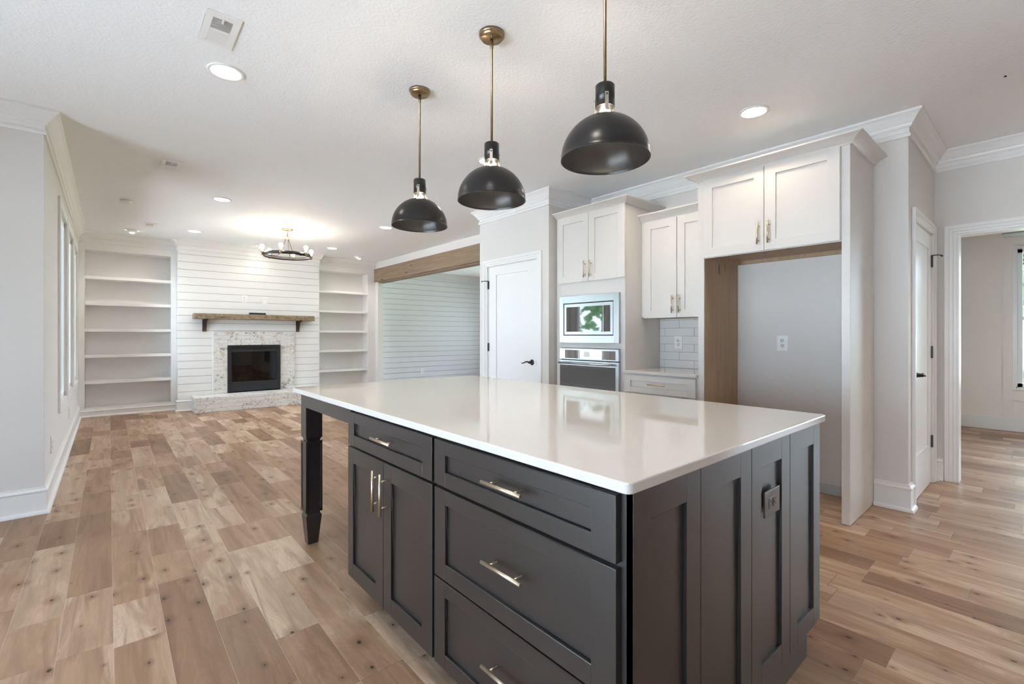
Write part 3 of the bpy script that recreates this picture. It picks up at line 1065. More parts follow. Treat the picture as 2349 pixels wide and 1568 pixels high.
for (a, b2, r) in (((1.66, 9.36, 0.45), (1.98, 9.52, 0.60), 0.042), ((1.72, 9.33, 0.46), (1.86, 9.55, 0.66), 0.036), ((2.25, 9.34, 0.45), (1.95, 9.50, 0.60), 0.045),
                   ((1.70, 9.56, 0.46), (2.24, 9.60, 0.48), 0.055), ((1.63, 9.36, 0.50), (1.80, 9.48, 0.56), 0.04), ((1.84, 9.36, 0.47), (2.05, 9.54, 0.52), 0.033)):
    A, B = Vector(a), Vector(b2)
    mb = MB()
    pts = [A.lerp(B, i / 5) + Vector((rnd.uniform(-1, 1), rnd.uniform(-1, 1), rnd.uniform(-1, 1))) * 0.008 for i in range(6)]
    mb.tube(pts, [r * rnd.uniform(0.85, 1.1) for _ in pts], 10)
    l = obj('log', mb, ['log_bark', 'log_end'], t)
    for p in l.data.polygons:
        if len(p.vertices) > 5: p.material_index = 1
mb = MB()
for k in range(60):
    mb.sphere((rnd.uniform(1.66, 2.26), rnd.uniform(9.33, 9.6), 0.405 + rnd.uniform(0, 0.012)), rnd.uniform(0.010, 0.024), 6, 4)
o = obj('embers', mb, 'ember', t)
o['kind'] = 'stuff'

o = obj('mantel_shelf', MB().box(1.046, 2.93, 9.06, 9.2925, 1.510, 1.598), 'mantel_wood', bevel=0.006)
tag(o, 'rough hewn brown wooden mantel shelf on the shiplap over the fireplace', 'mantel shelf')


def bracket(x, label):
    t = thing('mantel_bracket', label, 'bracket', (x, 9.28, 1.30), 'iron brackets under the mantel')
    F = (Vector((0, 9.2925, 1.509)), -UY, UZ, UX)
    poly = [(0, 0), (0.20, 0), (0.20, -0.008), (0.10, -0.020), (0.045, -0.055), (0.022, -0.12), (0.008, -0.205), (0, -0.205)]
    mb = MB().extrude(poly, F, (x - 0.006, x + 0.006))
    mb.box(x - 0.028, x + 0.028, 9.284, 9.2925, 1.302, 1.509).box(x - 0.028, x + 0.028, 9.09, 9.284, 1.502, 1.509)
    # curved front strap
    arc = [(0.20, -0.008), (0.13, -0.020), (0.075, -0.045), (0.045, -0.085), (0.026, -0.14), (0.016, -0.205)]
    for i in range(len(arc) - 1):
        (a, b2), (c, d2) = arc[i], arc[i + 1]
        mb.extrude([(a, b2), (c, d2), (c - 0.006, d2 - 0.002), (a - 0.004, b2 - 0.007)], F, (x - 0.028, x + 0.028))
    obj('plate', mb, 'rust_iron', t, 0.001)
    for zz, yy in ((1.322, 9.275), (1.488, 9.262)):
        obj('bolt', MB().lathe((x, yy, zz), [(0.006, 0.0), (0.006, -0.003), (0.0, -0.005)], 10, 'Y'), 'stainless', t)


bracket(1.212, 'rusty iron bracket under the left end of the mantel')
bracket(2.690, 'rusty iron bracket under the right end of the mantel')
o = obj('media_box', MB().box(1.872, 2.128, 9.20, 9.27, 1.5985, 1.636), 'black_plastic', bevel=0.004)
tag(o, 'small black box lying on top of the wooden mantel', 'box')


# ------------------------------------------------------------------ outlets
def outlet(F, u, v, label, kind='duplex', wd=0.072, ht=0.118, cat='outlet', plate='white_plastic'):
    O, U, V, W = F
    t = thing('wall_outlet', label, cat, tuple(O + U * u + V * v))
    obj('cover_plate', MB().fbox(F, (u - wd / 2, u + wd / 2), (v - ht / 2, v + ht / 2), (0.0005, 0.006)), plate, t, 0.0015)
    ax = 'X' if abs(W.x) > 0.5 else 'Y'
    sg = W.x if ax == 'X' else W.y
    if kind == 'duplex':
        for k in (-1, 1):
            c = O + U * u + V * (v + 0.020 * k)
            r = obj('receptacle', MB().lathe(c, [(0.0165, 0.005 * sg), (0.0165, 0.008 * sg), (0.0, 0.0082 * sg)], 20, ax), plate, t)
            mb = MB()
            for du in (-0.0065, 0.0065):
                mb.fbox(F, (u + du - 0.0014, u + du + 0.0014), (v + 0.020 * k, v + 0.020 * k + 0.009), (0.008, 0.0088))
            mb.fbox(F, (u - 0.003, u + 0.003), (v + 0.020 * k - 0.010, v + 0.020 * k - 0.005), (0.008, 0.0088))
            obj('slot', mb, 'slot_dark', r)
    elif kind == 'round':
        c = O + U * u + V * v
        obj('round_insert', MB().lathe(c, [(0.030, 0.005 * sg), (0.030, 0.009 * sg), (0.024, 0.009 * sg), (0.023, 0.007 * sg), (0.0, 0.007 * sg)], 28, ax), plate, t)
    elif kind == 'usb':
        r = obj('receptacle', MB().fbox(F, (u - 0.032, u + 0.032), (v - 0.017, v + 0.017), (0.005, 0.0075)), plate, t, 0.001)
        mb = MB()
        for du in (-0.020, 0.020):
            for dv in (-0.007, 0.007):
                mb.fbox(F, (u + du - 0.004, u + du + 0.004), (v + dv - 0.0012, v + dv + 0.0012), (0.007, 0.0082))
            mb.fbox(F, (u + du * 0.5 - 0.002, u + du * 0.5 + 0.002), (v - 0.003, v + 0.003), (0.007, 0.0082))
        mb.fbox(F, (u - 0.003, u + 0.003), (v - 0.013, v + 0.013), (0.007, 0.0082))
        obj('slot', mb, 'slot_dark', r)
    return t


Fb = frame_negy(BY)
outlet(Fb, 1.806, 1.880, 'white duplex outlet on the shiplap, left one above the mantel', wd=0.08, ht=0.125)
outlet(Fb, 2.128, 1.869, 'white cable plate with round insert on the shiplap above the mantel', 'round', wd=0.08, ht=0.125, cat='cable outlet')
Fw = frame_negx(4.2535)
outlet(frame_negx(4.258), 1.469, 1.174, 'white duplex outlet on the empty refrigerator alcove wall', wd=0.085, ht=0.127)
outlet(frame_negy(10.15), 5.855, 0.362, 'white duplex outlet low on the grey shiplap wall beyond the beam', wd=0.09, ht=0.135)
Fl = (Vector((WLX, 0, 0)), -UY, UZ, UX)
outlet(Fl, -5.15, 0.380, 'white outlet low on the left wall nearest the corner', ht=0.13)
outlet(Fl, -7.32, 0.360, 'white outlet under the gap between the second and third window', ht=0.13)
outlet(Fl, -9.10, 0.360, 'white outlet low on the left wall beside the bookcase', ht=0.13)
o = obj('floor_outlet', MB().lathe((1.87, 6.51, 0.0), [(0.068, 0.0), (0.068, 0.003), (0.060, 0.006), (0.030, 0.006), (0.028, 0.0045), (0.0, 0.0045)], 32), 'brushed_gold')
tag(o, 'round brass outlet cover in the wooden floor past the island leg', 'floor outlet')


# ------------------------------------------------------------------ kitchen cabinets
def cab_crown(path, z0, z1, out=0.075):
    h = z1 - z0
    prof = [(0, z0), (0.010, z0), (0.012, z0 + h * 0.10), (0.018, z0 + h * 0.22), (0.030, z0 + h * 0.40), (0.048, z0 + h * 0.62), (out - 0.008, z0 + h * 0.80),
            (out, z0 + h * 0.84), (out, z1), (0, z1)]
    return MB().sweep(path, prof)


def add_door(F, parent, u0, u1, v0, v1, ru0, ru1, rv0, rv1, hu, hv, vert, mat='cabinet_white', hm='brushed_gold', name='door', **kw):
    dd = obj(name, shaker(F, u0, u1, v0, v1, ru0, ru1, rv0, rv1), mat, parent, 0.0015)
    if hu is not None:
        obj('handle', pull(F, hu, hv, vert, **kw), hm, dd)
    return dd


# tall oven cabinet
t = thing('oven_tower_cabinet', 'tall white cabinet holding the microwave and wall oven', 'cabinet', (3.95, 3.05, 0))
mb = MB()
mb.box(3.68, 4.25, 2.614, 2.634, 0, 2.50).box(3.68, 4.25, 3.47, 3.49, 0, 2.50).box(4.235, 4.25, 2.634, 3.47, 0, 2.50)
mb.box(3.68, 4.235, 2.634, 3.47, 1.70, 2.50).box(3.68, 4.235, 2.634, 3.47, 0.10, 0.40).box(3.68, 4.235, 2.634, 3.47, 1.118, 1.150)
mb.box(3.70, 4.25, 3.49, 3.5225, 0, 2.50)
obj('cabinet_box', mb, 'cabinet_white', t)
mb = MB()
mb.box(3.66, 3.68, 2.614, 2.668, 0.10, 2.50).box(3.66, 3.68, 3.425, 3.49, 0.10, 2.50).box(3.66, 3.68, 2.668, 3.425, 1.640, 2.50)
mb.box(3.66, 3.68, 2.668, 3.425, 1.108, 1.165).box(3.66, 3.68, 2.668, 3.425, 0.10, 0.41)
obj('face_frame', mb, 'cabinet_white', t, 0.0015)
Ft = frame_negx(3.64)
add_door(Ft, t, 3.042, 3.459, 1.785, 2.473, 3.111, 3.388, 1.852, 2.402, 3.076, 1.905, True, L=0.165)
add_door(Ft, t, 2.605, 3.038, 1.785, 2.473, 2.686, 2.963, 1.852, 2.402, 3.005, 1.905, True, L=0.165)
obj('crown', cab_crown([(3.66, 3.488), (3.66, 2.614), (4.25, 2.614)], 2.475, 2.532), 'cabinet_white', t)
add_door(Ft, t, 2.625, 3.465, 0.11, 0.40, 2.70, 3.39, 0.18, 0.33, None, None, False, name='drawer')

# microwave
t = thing('microwave', 'stainless built-in microwave with dark glass above the wall oven', 'microwave', (3.65, 3.04, 1.162))
mb = MB()
mz0, mz1 = 1.163, 1.645
Fm = frame_negx(3.625)
mb.fbox(Fm, (2.663, 2.722), (mz0, mz1), (-0.034, 0)).fbox(Fm, (3.366, 3.421), (mz0, mz1), (-0.034, 0))
mb.fbox(Fm, (2.722, 3.366), (mz0, 1.237), (-0.034, 0)).fbox(Fm, (2.722, 3.366), (1.570, mz1), (-0.034, 0))
obj('trim_kit', mb, 'stainless', t, 0.002)
obj('body', MB().box(3.665, 4.20, 2.68, 3.41, 1.172, 1.632), 'black_plastic', t)
mb = MB()
mb.fbox(Fm, (2.846, 3.356), (1.245, 1.275), (-0.03, -0.004)).fbox(Fm, (2.846, 3.356), (1.530, 1.562), (-0.03, -0.004))
mb.fbox(Fm, (3.328, 3.356), (1.275, 1.530), (-0.03, -0.004)).fbox(Fm, (2.846, 2.850), (1.275, 1.530), (-0.03, -0.004))
obj('door_frame', mb, 'stainless', t, 0.001)
obj('door_glass', MB().fbox(Fm, (2.850, 3.328), (1.275, 1.530), (-0.03, -0.005)), 'oven_glass', t)
mb = MB()
mb.fbox(Fm, (2.730, 2.843), (1.245, 1.275), (-0.03, -0.004)).fbox(Fm, (2.730, 2.843), (1.530, 1.562), (-0.03, -0.004)).fbox(Fm, (2.730, 2.762), (1.275, 1.530), (-0.03, -0.004))
obj('control_frame', mb, 'stainless', t, 0.001)
obj('control_panel', MB().fbox(Fm, (2.762, 2.843), (1.275, 1.530), (-0.03, -0.005)), 'oven_glass', t)
obj('gap', MB().fbox(Fm, (2.722, 3.366), (1.237, 1.570), (-0.034, -0.030)), 'slot_dark', t)

# wall oven
t = thing('wall_oven', 'stainless wall oven with black glass below the microwave', 'oven', (3.65, 3.04, 0.42))
obj('body', MB().box(3.665, 4.20, 2.68, 3.41, 0.43, 1.095), 'black_plastic', t)
mb = MB()
mb.fbox(Fm, (2.663, 3.416), (1.088, 1.104), (-0.034, 0)).fbox(Fm, (2.663, 2.698), (1.003, 1.088), (-0.034, 0)).fbox(Fm, (2.663, 3.416), (0.990, 1.003), (-0.034, 0))
obj('control_frame', mb, 'stainless', t, 0.001)
cp = obj('control_panel', MB().fbox(Fm, (2.698, 3.416), (1.003, 1.088), (-0.034, -0.002)), 'panel_glass', t)
obj('sticker', MB().fbox(Fm, (3.014, 3.089), (1.020, 1.076), (-0.002, -0.0012)), 'label_white', cp)
mb = MB()
mb.fbox(Fm, (2.663, 3.416), (0.930, 0.982), (-0.034, 0)).fbox(Fm, (2.663, 2.698), (0.43, 0.930), (-0.034, 0)).fbox(Fm, (2.698, 3.416), (0.43, 0.47), (-0.034, 0))
dd = obj('door', mb, 'stainless', t, 0.002)
obj('glass', MB().fbox(Fm, (2.698, 3.416), (0.47, 0.930), (-0.034, -0.002)), 'oven_glass', dd)
mb = MB()
O, U, V, W = Fm
mb.tube([O + U * 2.73 + V * 0.955 + W * 0.045, O + U * 3.39 + V * 0.955 + W * 0.045], 0.011, 14)
for uu in (2.76, 3.36):
    mb.tube([O + U * uu + V * 0.955, O + U * uu + V * 0.955 + W * 0.045], 0.008, 10)
obj('handle', mb, 'stainless', dd)

# upper cabinet over the small counter
t = thing('upper_cabinet', 'white two door wall cabinet over the small tiled counter', 'cabinet', (4.1, 2.25, 1.405))
mb = MB().box(3.93, 4.25, 1.888, 2.612, 1.412, 2.36)
obj('cabinet_box', mb, 'cabinet_white', t, 0.001)
obj('bottom_panel', MB().box(3.94, 4.245, 1.90, 2.60, 1.406, 1.4118), 'raw_board', t)
Fu = frame_negx(3.91)
add_door(Fu, t, 2.234, 2.578, 1.403, 2.320, 2.305, 2.501, 1.473, 2.248, 2.266, 1.523, True, L=0.16)
add_door(Fu, t, 1.892, 2.228, 1.403, 2.320, 1.962, 2.155, 1.473, 2.248, 2.197, 1.523, True, L=0.16)
obj('crown', cab_crown([(3.93, 2.612), (3.93, 1.888)], 2.322, 2.392), 'cabinet_white', t)

# base cabinet
t = thing('base_cabinet', 'white base cabinet with drawer between oven tower and refrigerator alcove', 'cabinet', (3.95, 2.25, 0))
obj('cabinet_box', MB().box(3.65, 4.25, 1.888, 2.612, 0.10, 0.889).box(3.72, 4.25, 1.888, 2.612, 0, 0.10), 'cabinet_white', t, 0.001)
Fq = frame_negx(3.63)
add_door(Fq, t, 1.905, 2.595, 0.721, 0.880, 1.976, 2.534, 0.772, 0.828, 2.251, 0.803, False, name='drawer', L=0.168)
add_door(Fq, t, 2.252, 2.595, 0.11, 0.712, 2.32, 2.53, 0.18, 0.64, 2.285, 0.60, True)
add_door(Fq, t, 1.905, 2.248, 0.11, 0.712, 1.975, 2.18, 0.18, 0.64, 2.215, 0.60, True)
o = obj('kitchen_countertop', MB().box(3.61, 4.249, 1.892, 2.6125, 0.890, 0.917), 'quartz', bevel=0.004)
tag(o, 'short white quartz counter between the oven tower and refrigerator panel', 'countertop')

# backsplash
mb = MB()
mb.cur = 1
mb.box(4.252, 4.2578, 1.888, 2.612, 0.918, 1.404)
mb.cur = 0
gap = 0.0016
for r in range(7):
    z0, z1 = 0.9175 + 0.0785 * r, min(0.9175 + 0.0785 * (r + 1), 1.404)
    js = [2.553 + 0.314, 2.553, 2.239, 1.925, 1.611] if r % 2 == 0 else [2.71, 2.396, 2.082, 1.768]
    for i in range(len(js) - 1):
        a, b2 = max(js[i + 1], 1.888), min(js[i], 2.612)
        if b2 - a > 0.004 and z1 - z0 > 0.004:
            mb.box(4.2455, 4.252, a + gap, b2 - gap, z0 + gap, z1 - gap)
simple('tile_white', (0.70, 0.685, 0.665), 0.12)
simple('grout', (0.40, 0.38, 0.36), 0.8)
struct('wall_backsplash', mb, ['tile_white', 'grout'], 0.0008)
outlet(frame_negx(4.2450), 2.402, 1.168, 'white duplex outlet on the white tile backsplash', wd=0.084, ht=0.127)

# refrigerator enclosure
t = thing('refrigerator_cabinet', 'white refrigerator surround with two doors over an empty alcove', 'cabinet', (3.95, 1.37, 0))
obj('side_panel', MB().box(3.64, 4.25, 1.8375, 1.8865, 0, 2.50), 'cabinet_white', t, 0.0015)
obj('side_liner', MB().box(3.645, 4.25, 1.834, 1.8372, 0, 1.90), 'raw_ply', t, label='bare tan board lining the alcove side')
obj('side_panel', MB().box(3.64, 4.25, 0.855, 0.902, 0.003, 2.50), 'cabinet_white', t, 0.0015)
obj('cabinet_box', MB().box(3.645, 4.25, 0.9025, 1.8335, 1.902, 2.50), 'cabinet_white', t)
mb = MB()
mb.box(3.645, 4.25, 0.9025, 1.8335, 1.893, 1.9018).box(3.66, 4.25, 1.79, 1.8335, 1.862, 1.893).box(4.225, 4.25, 0.9025, 1.79, 1.862, 1.893)
obj('bottom_panel', mb, 'raw_ply', t, label='bare tan underside of the cabinet')
Ff = frame_negx(3.62)
obj('front_rail', MB().box(3.640, 3.6445, 0.9025, 1.8335, 1.856, 2.50), 'cabinet_white', t)
add_door(Ff, t, 1.376, 1.832, 1.862, 2.478, 1.445, 1.763, 1.934, 2.406, 1.410, 1.988, True, L=0.164)
add_door(Ff, t, 0.907, 1.372, 1.862, 2.478, 0.978, 1.296, 1.934, 2.406, 1.338, 1.988, True, L=0.164)
obj('crown', cab_crown([(4.25, 1.8865), (3.64, 1.8865), (3.64, 0.855), (4.25, 0.855)], 2.480, 2.537, 0.082), 'cabinet_white', t)

# ------------------------------------------------------------------ island
t = thing('kitchen_island', 'large dark espresso kitchen island with drawers, doors and legs', 'kitchen island', (1.52, 1.4, 0))
obj('cabinet_box', MB().box(0.888, 2.155, 0.632, 2.185, 0.095, 0.892), 'cabinet_dark', t)
obj('toe_kick', MB().box(0.945, 2.038, 0.618, 2.15, 0, 0.0948), 'cabinet_dark', t)
obj('face_frame', MB().box(0.8885, 0.8895, 0.613, 0.632, 0.098, 0.892), 'cabinet_dark', t)
Fi = frame_negx(0.868)
D = dict(mat='cabinet_dark', hm='champagne')
add_door(Fi, t, 1.440, 2.205, 0.720, 0.877, 1.507, 2.134, 0.771, 0.828, 1.790, 0.806, False, name='drawer', L=0.178, **D)
add_door(Fi, t, 1.831, 2.207, 0.095, 0.710, 1.903, 2.146, 0.167, 0.638, 1.859, 0.588, True, **D)
add_door(Fi, t, 1.438, 1.827, 0.095, 0.710, 1.511, 1.757, 0.167, 0.638, 1.788, 0.588, True, **D)
add_door(Fi, t, 0.645, 1.424, 0.720, 0.877, 0.717, 1.354, 0.771, 0.829, 1.017, 0.807, False, name='drawer', L=0.175, **D)
add_door(Fi, t, 0.645, 1.422, 0.401, 0.709, 0.717, 1.353, 0.457, 0.659, 1.017, 0.570, False, name='drawer', L=0.175, **D)
add_door(Fi, t, 0.645, 1.424, 0.095, 0.395, 0.717, 1.356, 0.147, 0.343, 1.017, 0.262, False, name='drawer', L=0.175, **D)
Fe = frame_negy(0.612)
for (a, b2, c, d2) in ((0.8885, 1.1935, 0.958, 1.122), (1.1965, 1.5165, 1.272, 1.441), (1.5195, 1.8425, 1.594, 1.766), (1.8455, 2.172, 1.921, 2.097)):
    obj('end_panel', shaker(Fe, a, b2, 0.098, 0.892, c, d2, 0.168, 0.812), 'cabinet_dark', t, 0.0015)
obj('side_panel', MB().box(2.1555, 2.172, 0.633, 2.20, 0.098, 0.892), 'cabinet_dark', t)
mb = MB()
mb.box(0.874, 0.894, 2.186, 2.860, 0.815, 0.892).box(2.150, 2.170, 2.2005, 2.860, 0.815, 0.892).box(0.970, 2.076, 2.925, 2.945, 0.815, 0.892)
obj('apron', mb, 'cabinet_dark', t, 0.001)


def island_leg(cx, cy):
    h = 0.047
    mb = MB()
    c = (cx, cy)
    mb.taper(c, h, 0.634, c, h, 0.892)
    mb.taper(c, h - 0.010, 0.620, c, h, 0.634)
    mb.taper(c, h - 0.010, 0.612, c, h - 0.010, 0.620)
    # middle block: stiles and rails round sunk panels
    za, zb = 0.192, 0.612
    q = h - 0.004
    mb.taper(c, q, za + 0.002, c, q, zb - 0.002)
    for (dx, dy) in ((-1, -1), (1, -1), (1, 1), (-1, 1)):
        x0, y0 = cx + dx * h, cy + dy * h
        mb.box(x0, x0 - dx * 0.011, y0, y0 - dy * 0.011, za, zb)
    for (z0, z1) in ((za, za + 0.016), (zb - 0.016, zb)):
        mb.taper(c, h, z0, c, h, z1)
    mb.taper(c, h - 0.010, 0.180, c, h - 0.010, 0.192)
    mb.taper(c, h - 0.002, 0.168, c, h - 0.010, 0.180)
    mb.taper(c, 0.029, 0.0, c, h - 0.002, 0.168)
    return mb


for (lx, ly) in ((0.922, 2.907), (2.124, 2.907)):
    obj('leg', island_leg(lx, ly), 'cabinet_dark', t, 0.001)

# countertop with rounded corners
mb = MB()
cx0, cx1, cy0, cy1, r = 0.847, 2.192, 0.594, 3.040, 0.018
poly = []
for (ccx, ccy, a0) in ((cx1 - r, cy1 - r, 0), (cx0 + r, cy1 - r, 90), (cx0 + r, cy0 + r, 180), (cx1 - r, cy0 + r, 270)):
    for k in range(7):
        th = math.radians(a0 + 90 * k / 6)
        poly.append((ccx + r * math.cos(th), ccy + r * math.sin(th)))
mb.extrude(poly, (Vector((0, 0, 0)), UX, UY, UZ), (0.8935, 0.920))
o = obj('island_countertop', mb, 'quartz', bevel=0.004)
tag(o, 'large polished white quartz top lying on the dark island', 'countertop')

outlet(frame_negy(0.612), 1.668, 0.688, 'bronze outlet on the recessed end panel of the dark island', 'usb', wd=0.125, ht=0.083, plate='bronze_plate')


# ------------------------------------------------------------------ pendants
def pendant(y, label, zoff=0.0, ry=0.0):
    X = 1.50
    t = thing('pendant_lamp', label, 'pendant lamp', (X, y, H), 'black dome pendants over the island')
    R, ZR = 0.175, 1.937 + zoff
    obj('canopy', MB().lathe((X, y, 0), [(0.066, H - 0.001), (0.066, H - 0.014), (0.062, H - 0.017), (0.058, H - 0.018), (0.058, H - 0.024), (0.054, H - 0.029), (0.0, H - 0.030)], 40), 'aged_brass', t)
    mb = MB()
    mb.lathe((X, y, 0), [(0.009, H - 0.030), (0.009, H - 0.075), (0.0065, H - 0.078), (0.0065, 2.235 + zoff)], 16)
    obj('rod', mb, 'aged_brass', t)
    for sx in (-1, 1):
        obj('canopy_screw', MB().lathe((X + sx * 0.035 * math.cos(0.9), y + sx * 0.035 * math.sin(0.9), 0), [(0.004, H - 0.030), (0.004, H - 0.040), (0.0, H - 0.041)], 8), 'aged_brass', t)
    obj('socket_cap', MB().lathe((X, y, zoff), [(0.0, 2.232), (0.034, 2.232), (0.038, 2.228), (0.038, 2.142), (0.034, 2.142), (0.034, 2.20), (0.0, 2.20)], 32), 'black_enamel', t)
    prof = []
    n = 18
    for k in range(n + 1):
        a = math.radians(15) + (math.radians(91) - math.radians(15)) * k / n
        prof.append((R * math.sin(a), ZR + R * 0.985 * math.cos(a)))
    prof.append((R + 0.001, ZR - 0.004))
    prof.append((R - 0.002, ZR - 0.004))
    for k in range(n, -1, -1):
        a = math.radians(15) + (math.radians(91) - math.radians(15)) * k / n
        prof.append(((R - 0.0025) * math.sin(a), ZR + (R * 0.985 - 0.0025) * math.cos(a)))
    obj('lamp_shade', MB().lathe((X, y, 0), prof, 72, closed=True), 'black_enamel', t)
    for k in range(3):
        a = math.radians(228 + 120 * k + ry)
        ca, sa = math.cos(a), math.sin(a)
        Rr = Vector((ca, sa, 0))
        T = Vector((-sa, ca, 0))
        mb = MB()
        c = Vector((X, y, 0))
        pts = [(0.040, 2.188), (0.041, 2.128), (0.052, 2.110), (0.078, 2.0985), (0.084, 2.096)]
        for i in range(len(pts) - 1):
            (r0, z0), (r1, z1) = pts[i], pts[i + 1]
            A = c + Rr * r0 + UZ * (z0 + zoff)
            B = c + Rr * r1 + UZ * (z1 + zoff)
            dirv = (B - A).normalized()
            nn = dirv.cross(T).normalized()
            mb.extrude([(0, -0.007), ((B - A).length, -0.007), ((B - A).length, 0.007), (0, 0.007)], (A, dirv, T, nn), (-0.001, 0.001))
        ax = c + Rr * 0.042 + UZ * (2.178 + zoff)
        st = obj('strap', mb, 'steel_strap', t)
        mb = MB()
        mb.tube([ax - Rr * 0.002, ax + Rr * 0.003], 0.0035, 10)
        obj('screw', mb, 'black_iron', st)
    obj('bulb', MB().sphere((X, y, 2.115 + zoff), 0.024, 18, 12, (1, 1, 1.1)), 'bulb_glow', t)
    l = bpy.data.lights.new('pendant_light', 'POINT')
    l.energy = PEND_W
    l.color = (1.0, 0.86, 0.68)
    l.shadow_soft_size = 0.02
    lo = bpy.data.objects.new('pendant_light', l)
    COL.objects.link(lo)
    lo.parent = t
    lo.location = (0, 0, 2.075 + zoff - H)
    return t


pendant(2.636, 'farthest of the three black dome pendants over the island', 0.0)
pendant(1.896, 'middle of the three black dome pendants over the island', 0.0)
pendant(1.167, 'nearest and largest looking black dome pendant over the island', 0.006)

# ------------------------------------------------------------------ ceiling fixtures
CANS = [(0.525, 3.20, 'round recessed ceiling light beside the near ceiling vent', True), (0.985, 6.235, 'round recessed ceiling light left of the chandelier toward the kitchen', True),
        (0.975, 8.41, 'round recessed ceiling light nearest the left bookcase', True), (3.04, 6.31, 'round recessed ceiling light beside the farthest pendant shade', True),
        (3.032, 8.44, 'round recessed ceiling light between chandelier and right bookcase', True), (2.57, 3.30, 'round recessed ceiling light behind the middle pendant', True),
        (3.408, 1.36, 'round recessed ceiling light in front of the refrigerator cabinet', True), (3.385, 2.27, 'round recessed ceiling light half hidden by the nearest pendant shade', True),
        (-1.60, 1.00, 'unseen recessed light added to fill the dining side left of the camera', 2.2),  # this and the following entries: fill lamps added out of view
        (3.40, -0.95, 'unseen recessed light added to warm the kitchen floor right of the camera', 2.2), (1.50, -1.20, 'unseen recessed fill light added behind the camera', 0.8),
        (0.525, 0.90, 'unseen recessed fill light added above the camera side of the island', 2.2), (4.75, -0.75, 'unseen recessed light added to warm the floor before the hall opening', 3.5),
        (7.10, -0.90, 'unseen recessed light added to brighten the room beyond the hall opening', 3.2)]


def spot(parent, z, energy, size=2.3, blend=0.8, col=(1.0, 0.90, 0.78)):
    l = bpy.data.lights.new('downlight', 'SPOT')
    l.energy = energy
    l.color = col
    l.spot_size = size
    l.spot_blend = blend
    l.shadow_soft_size = 0.07
    lo = bpy.data.objects.new('downlight', l)
    COL.objects.link(lo)
    lo.parent = parent
    lo.location = (0, 0, z)


for (x, y, lab, on) in CANS:
    t = thing('ceiling_light', lab, 'ceiling light', (x, y, H), 'recessed ceiling lights')
    obj('trim_ring', MB().lathe((x, y, H), [(0.098, -0.0005), (0.098, -0.004), (0.094, -0.007), (0.080, -0.007), (0.076, -0.004), (0.076, -0.0005)], 48, closed=True), 'white_plastic', t)
    obj('lens', MB().lathe((x, y, H), [(0.0, -0.006), (0.05, -0.0055), (0.076, -0.003), (0.076, -0.0008), (0.0, -0.0008)], 48), 'lamp_glow', t)
    spot(t, -0.012, CAN_W * on * (2.2 if 5 < y < 7 else 1.0), col=(1.0, 0.98, 0.95) if y > 5 else (1.0, 0.90, 0.78) if x < 3 else (1.0, 0.74, 0.50))
for (x, y, lab) in ((0.26, 8.91, 'small white swivel spotlight in the ceiling over the left bookcase'), (2.01, 9.0, 'small white swivel spotlight in the ceiling over the mantel'),
                    (3.77, 9.0, 'small white swivel spotlight in the ceiling over the right bookcase')):
    t = thing('eyeball_light', lab, 'ceiling light', (x, y, H), 'swivel ceiling spotlights')
    obj('trim_ring', MB().lathe((x, y, H), [(0.103, -0.0005), (0.103, -0.004), (0.098, -0.006), (0.060, -0.006), (0.060, -0.0005)], 40, closed=True), 'white_plastic', t)
    obj('eyeball', MB().sphere((x, y, H - 0.007), 0.056, 24, 12, (1, 1, 0.62)), 'white_plastic', t)
    obj('lens', MB().lathe((x, y + 0.018, H), [(0.030, -0.034), (0.030, -0.045), (0.0, -0.046)], 24), 'lamp_glow', t)
    l = bpy.data.lights.new('wall_wash', 'SPOT')
    l.energy = 1.2 if 1 < x < 3 else 6.0
    l.color = (1.0, 0.95, 0.88)
    l.spot_size = 1.9
    l.spot_blend = 0.7
    l.shadow_soft_size = 0.03
    lo = bpy.data.objects.new('wall_wash', l)
    COL.objects.link(lo)
    lo.parent = t
    lo.location = (0, 0.02, -0.055)
    lo.rotation_euler = (math.radians(14), 0, 0)


def vent(x0, x1, y0, y1, gx0, gx1, ga, gb, gc, gd, label, nsl=9):
    t = thing('ceiling_vent', label, 'vent', ((x0 + x1) / 2, (y0 + y1) / 2, H), 'white ceiling vents')
    zt = H - 0.0005
    mb = MB()
    mb.box(x0, x1, y0, ga, H - 0.006, zt).box(x0, x1, gd, y1, H - 0.006, zt).box(x0, gx0, ga, gd, H - 0.006, zt).box(gx1, x1, ga, gd, H - 0.006, zt).box(gx0, gx1, gb, gc, H - 0.006, zt)
    obj('frame', mb, 'white_plastic', t, 0.0015)
    obj('duct', MB().box(gx0, gx1, ga, gb, H - 0.0015, zt).box(gx0, gx1, gc, gd, H - 0.0015, zt), 'slot_dark', t)
    mb = MB()
    for (a, b2, dirn) in ((ga, gb, -1), (gc, gd, 1)):
        p = (b2 - a) / nsl
        for k in range(nsl):
            yc = a + (k + 0.5) * p
            wd = p * (0.36 if dirn < 0 else 0.86)
            mb.box(gx0, gx1, yc - wd / 2, yc + wd / 2, H - 0.006, H - 0.004)
    o = obj('slats', mb, 'white_plastic', t)
    mb = MB().box((gx0 + gx1) / 2 - 0.004, (gx0 + gx1) / 2 + 0.004, ga - 0.006, ga + 0.028, H - 0.013, H - 0.006)
    obj('damper_lever', mb, 'white_plastic', t, 0.001)


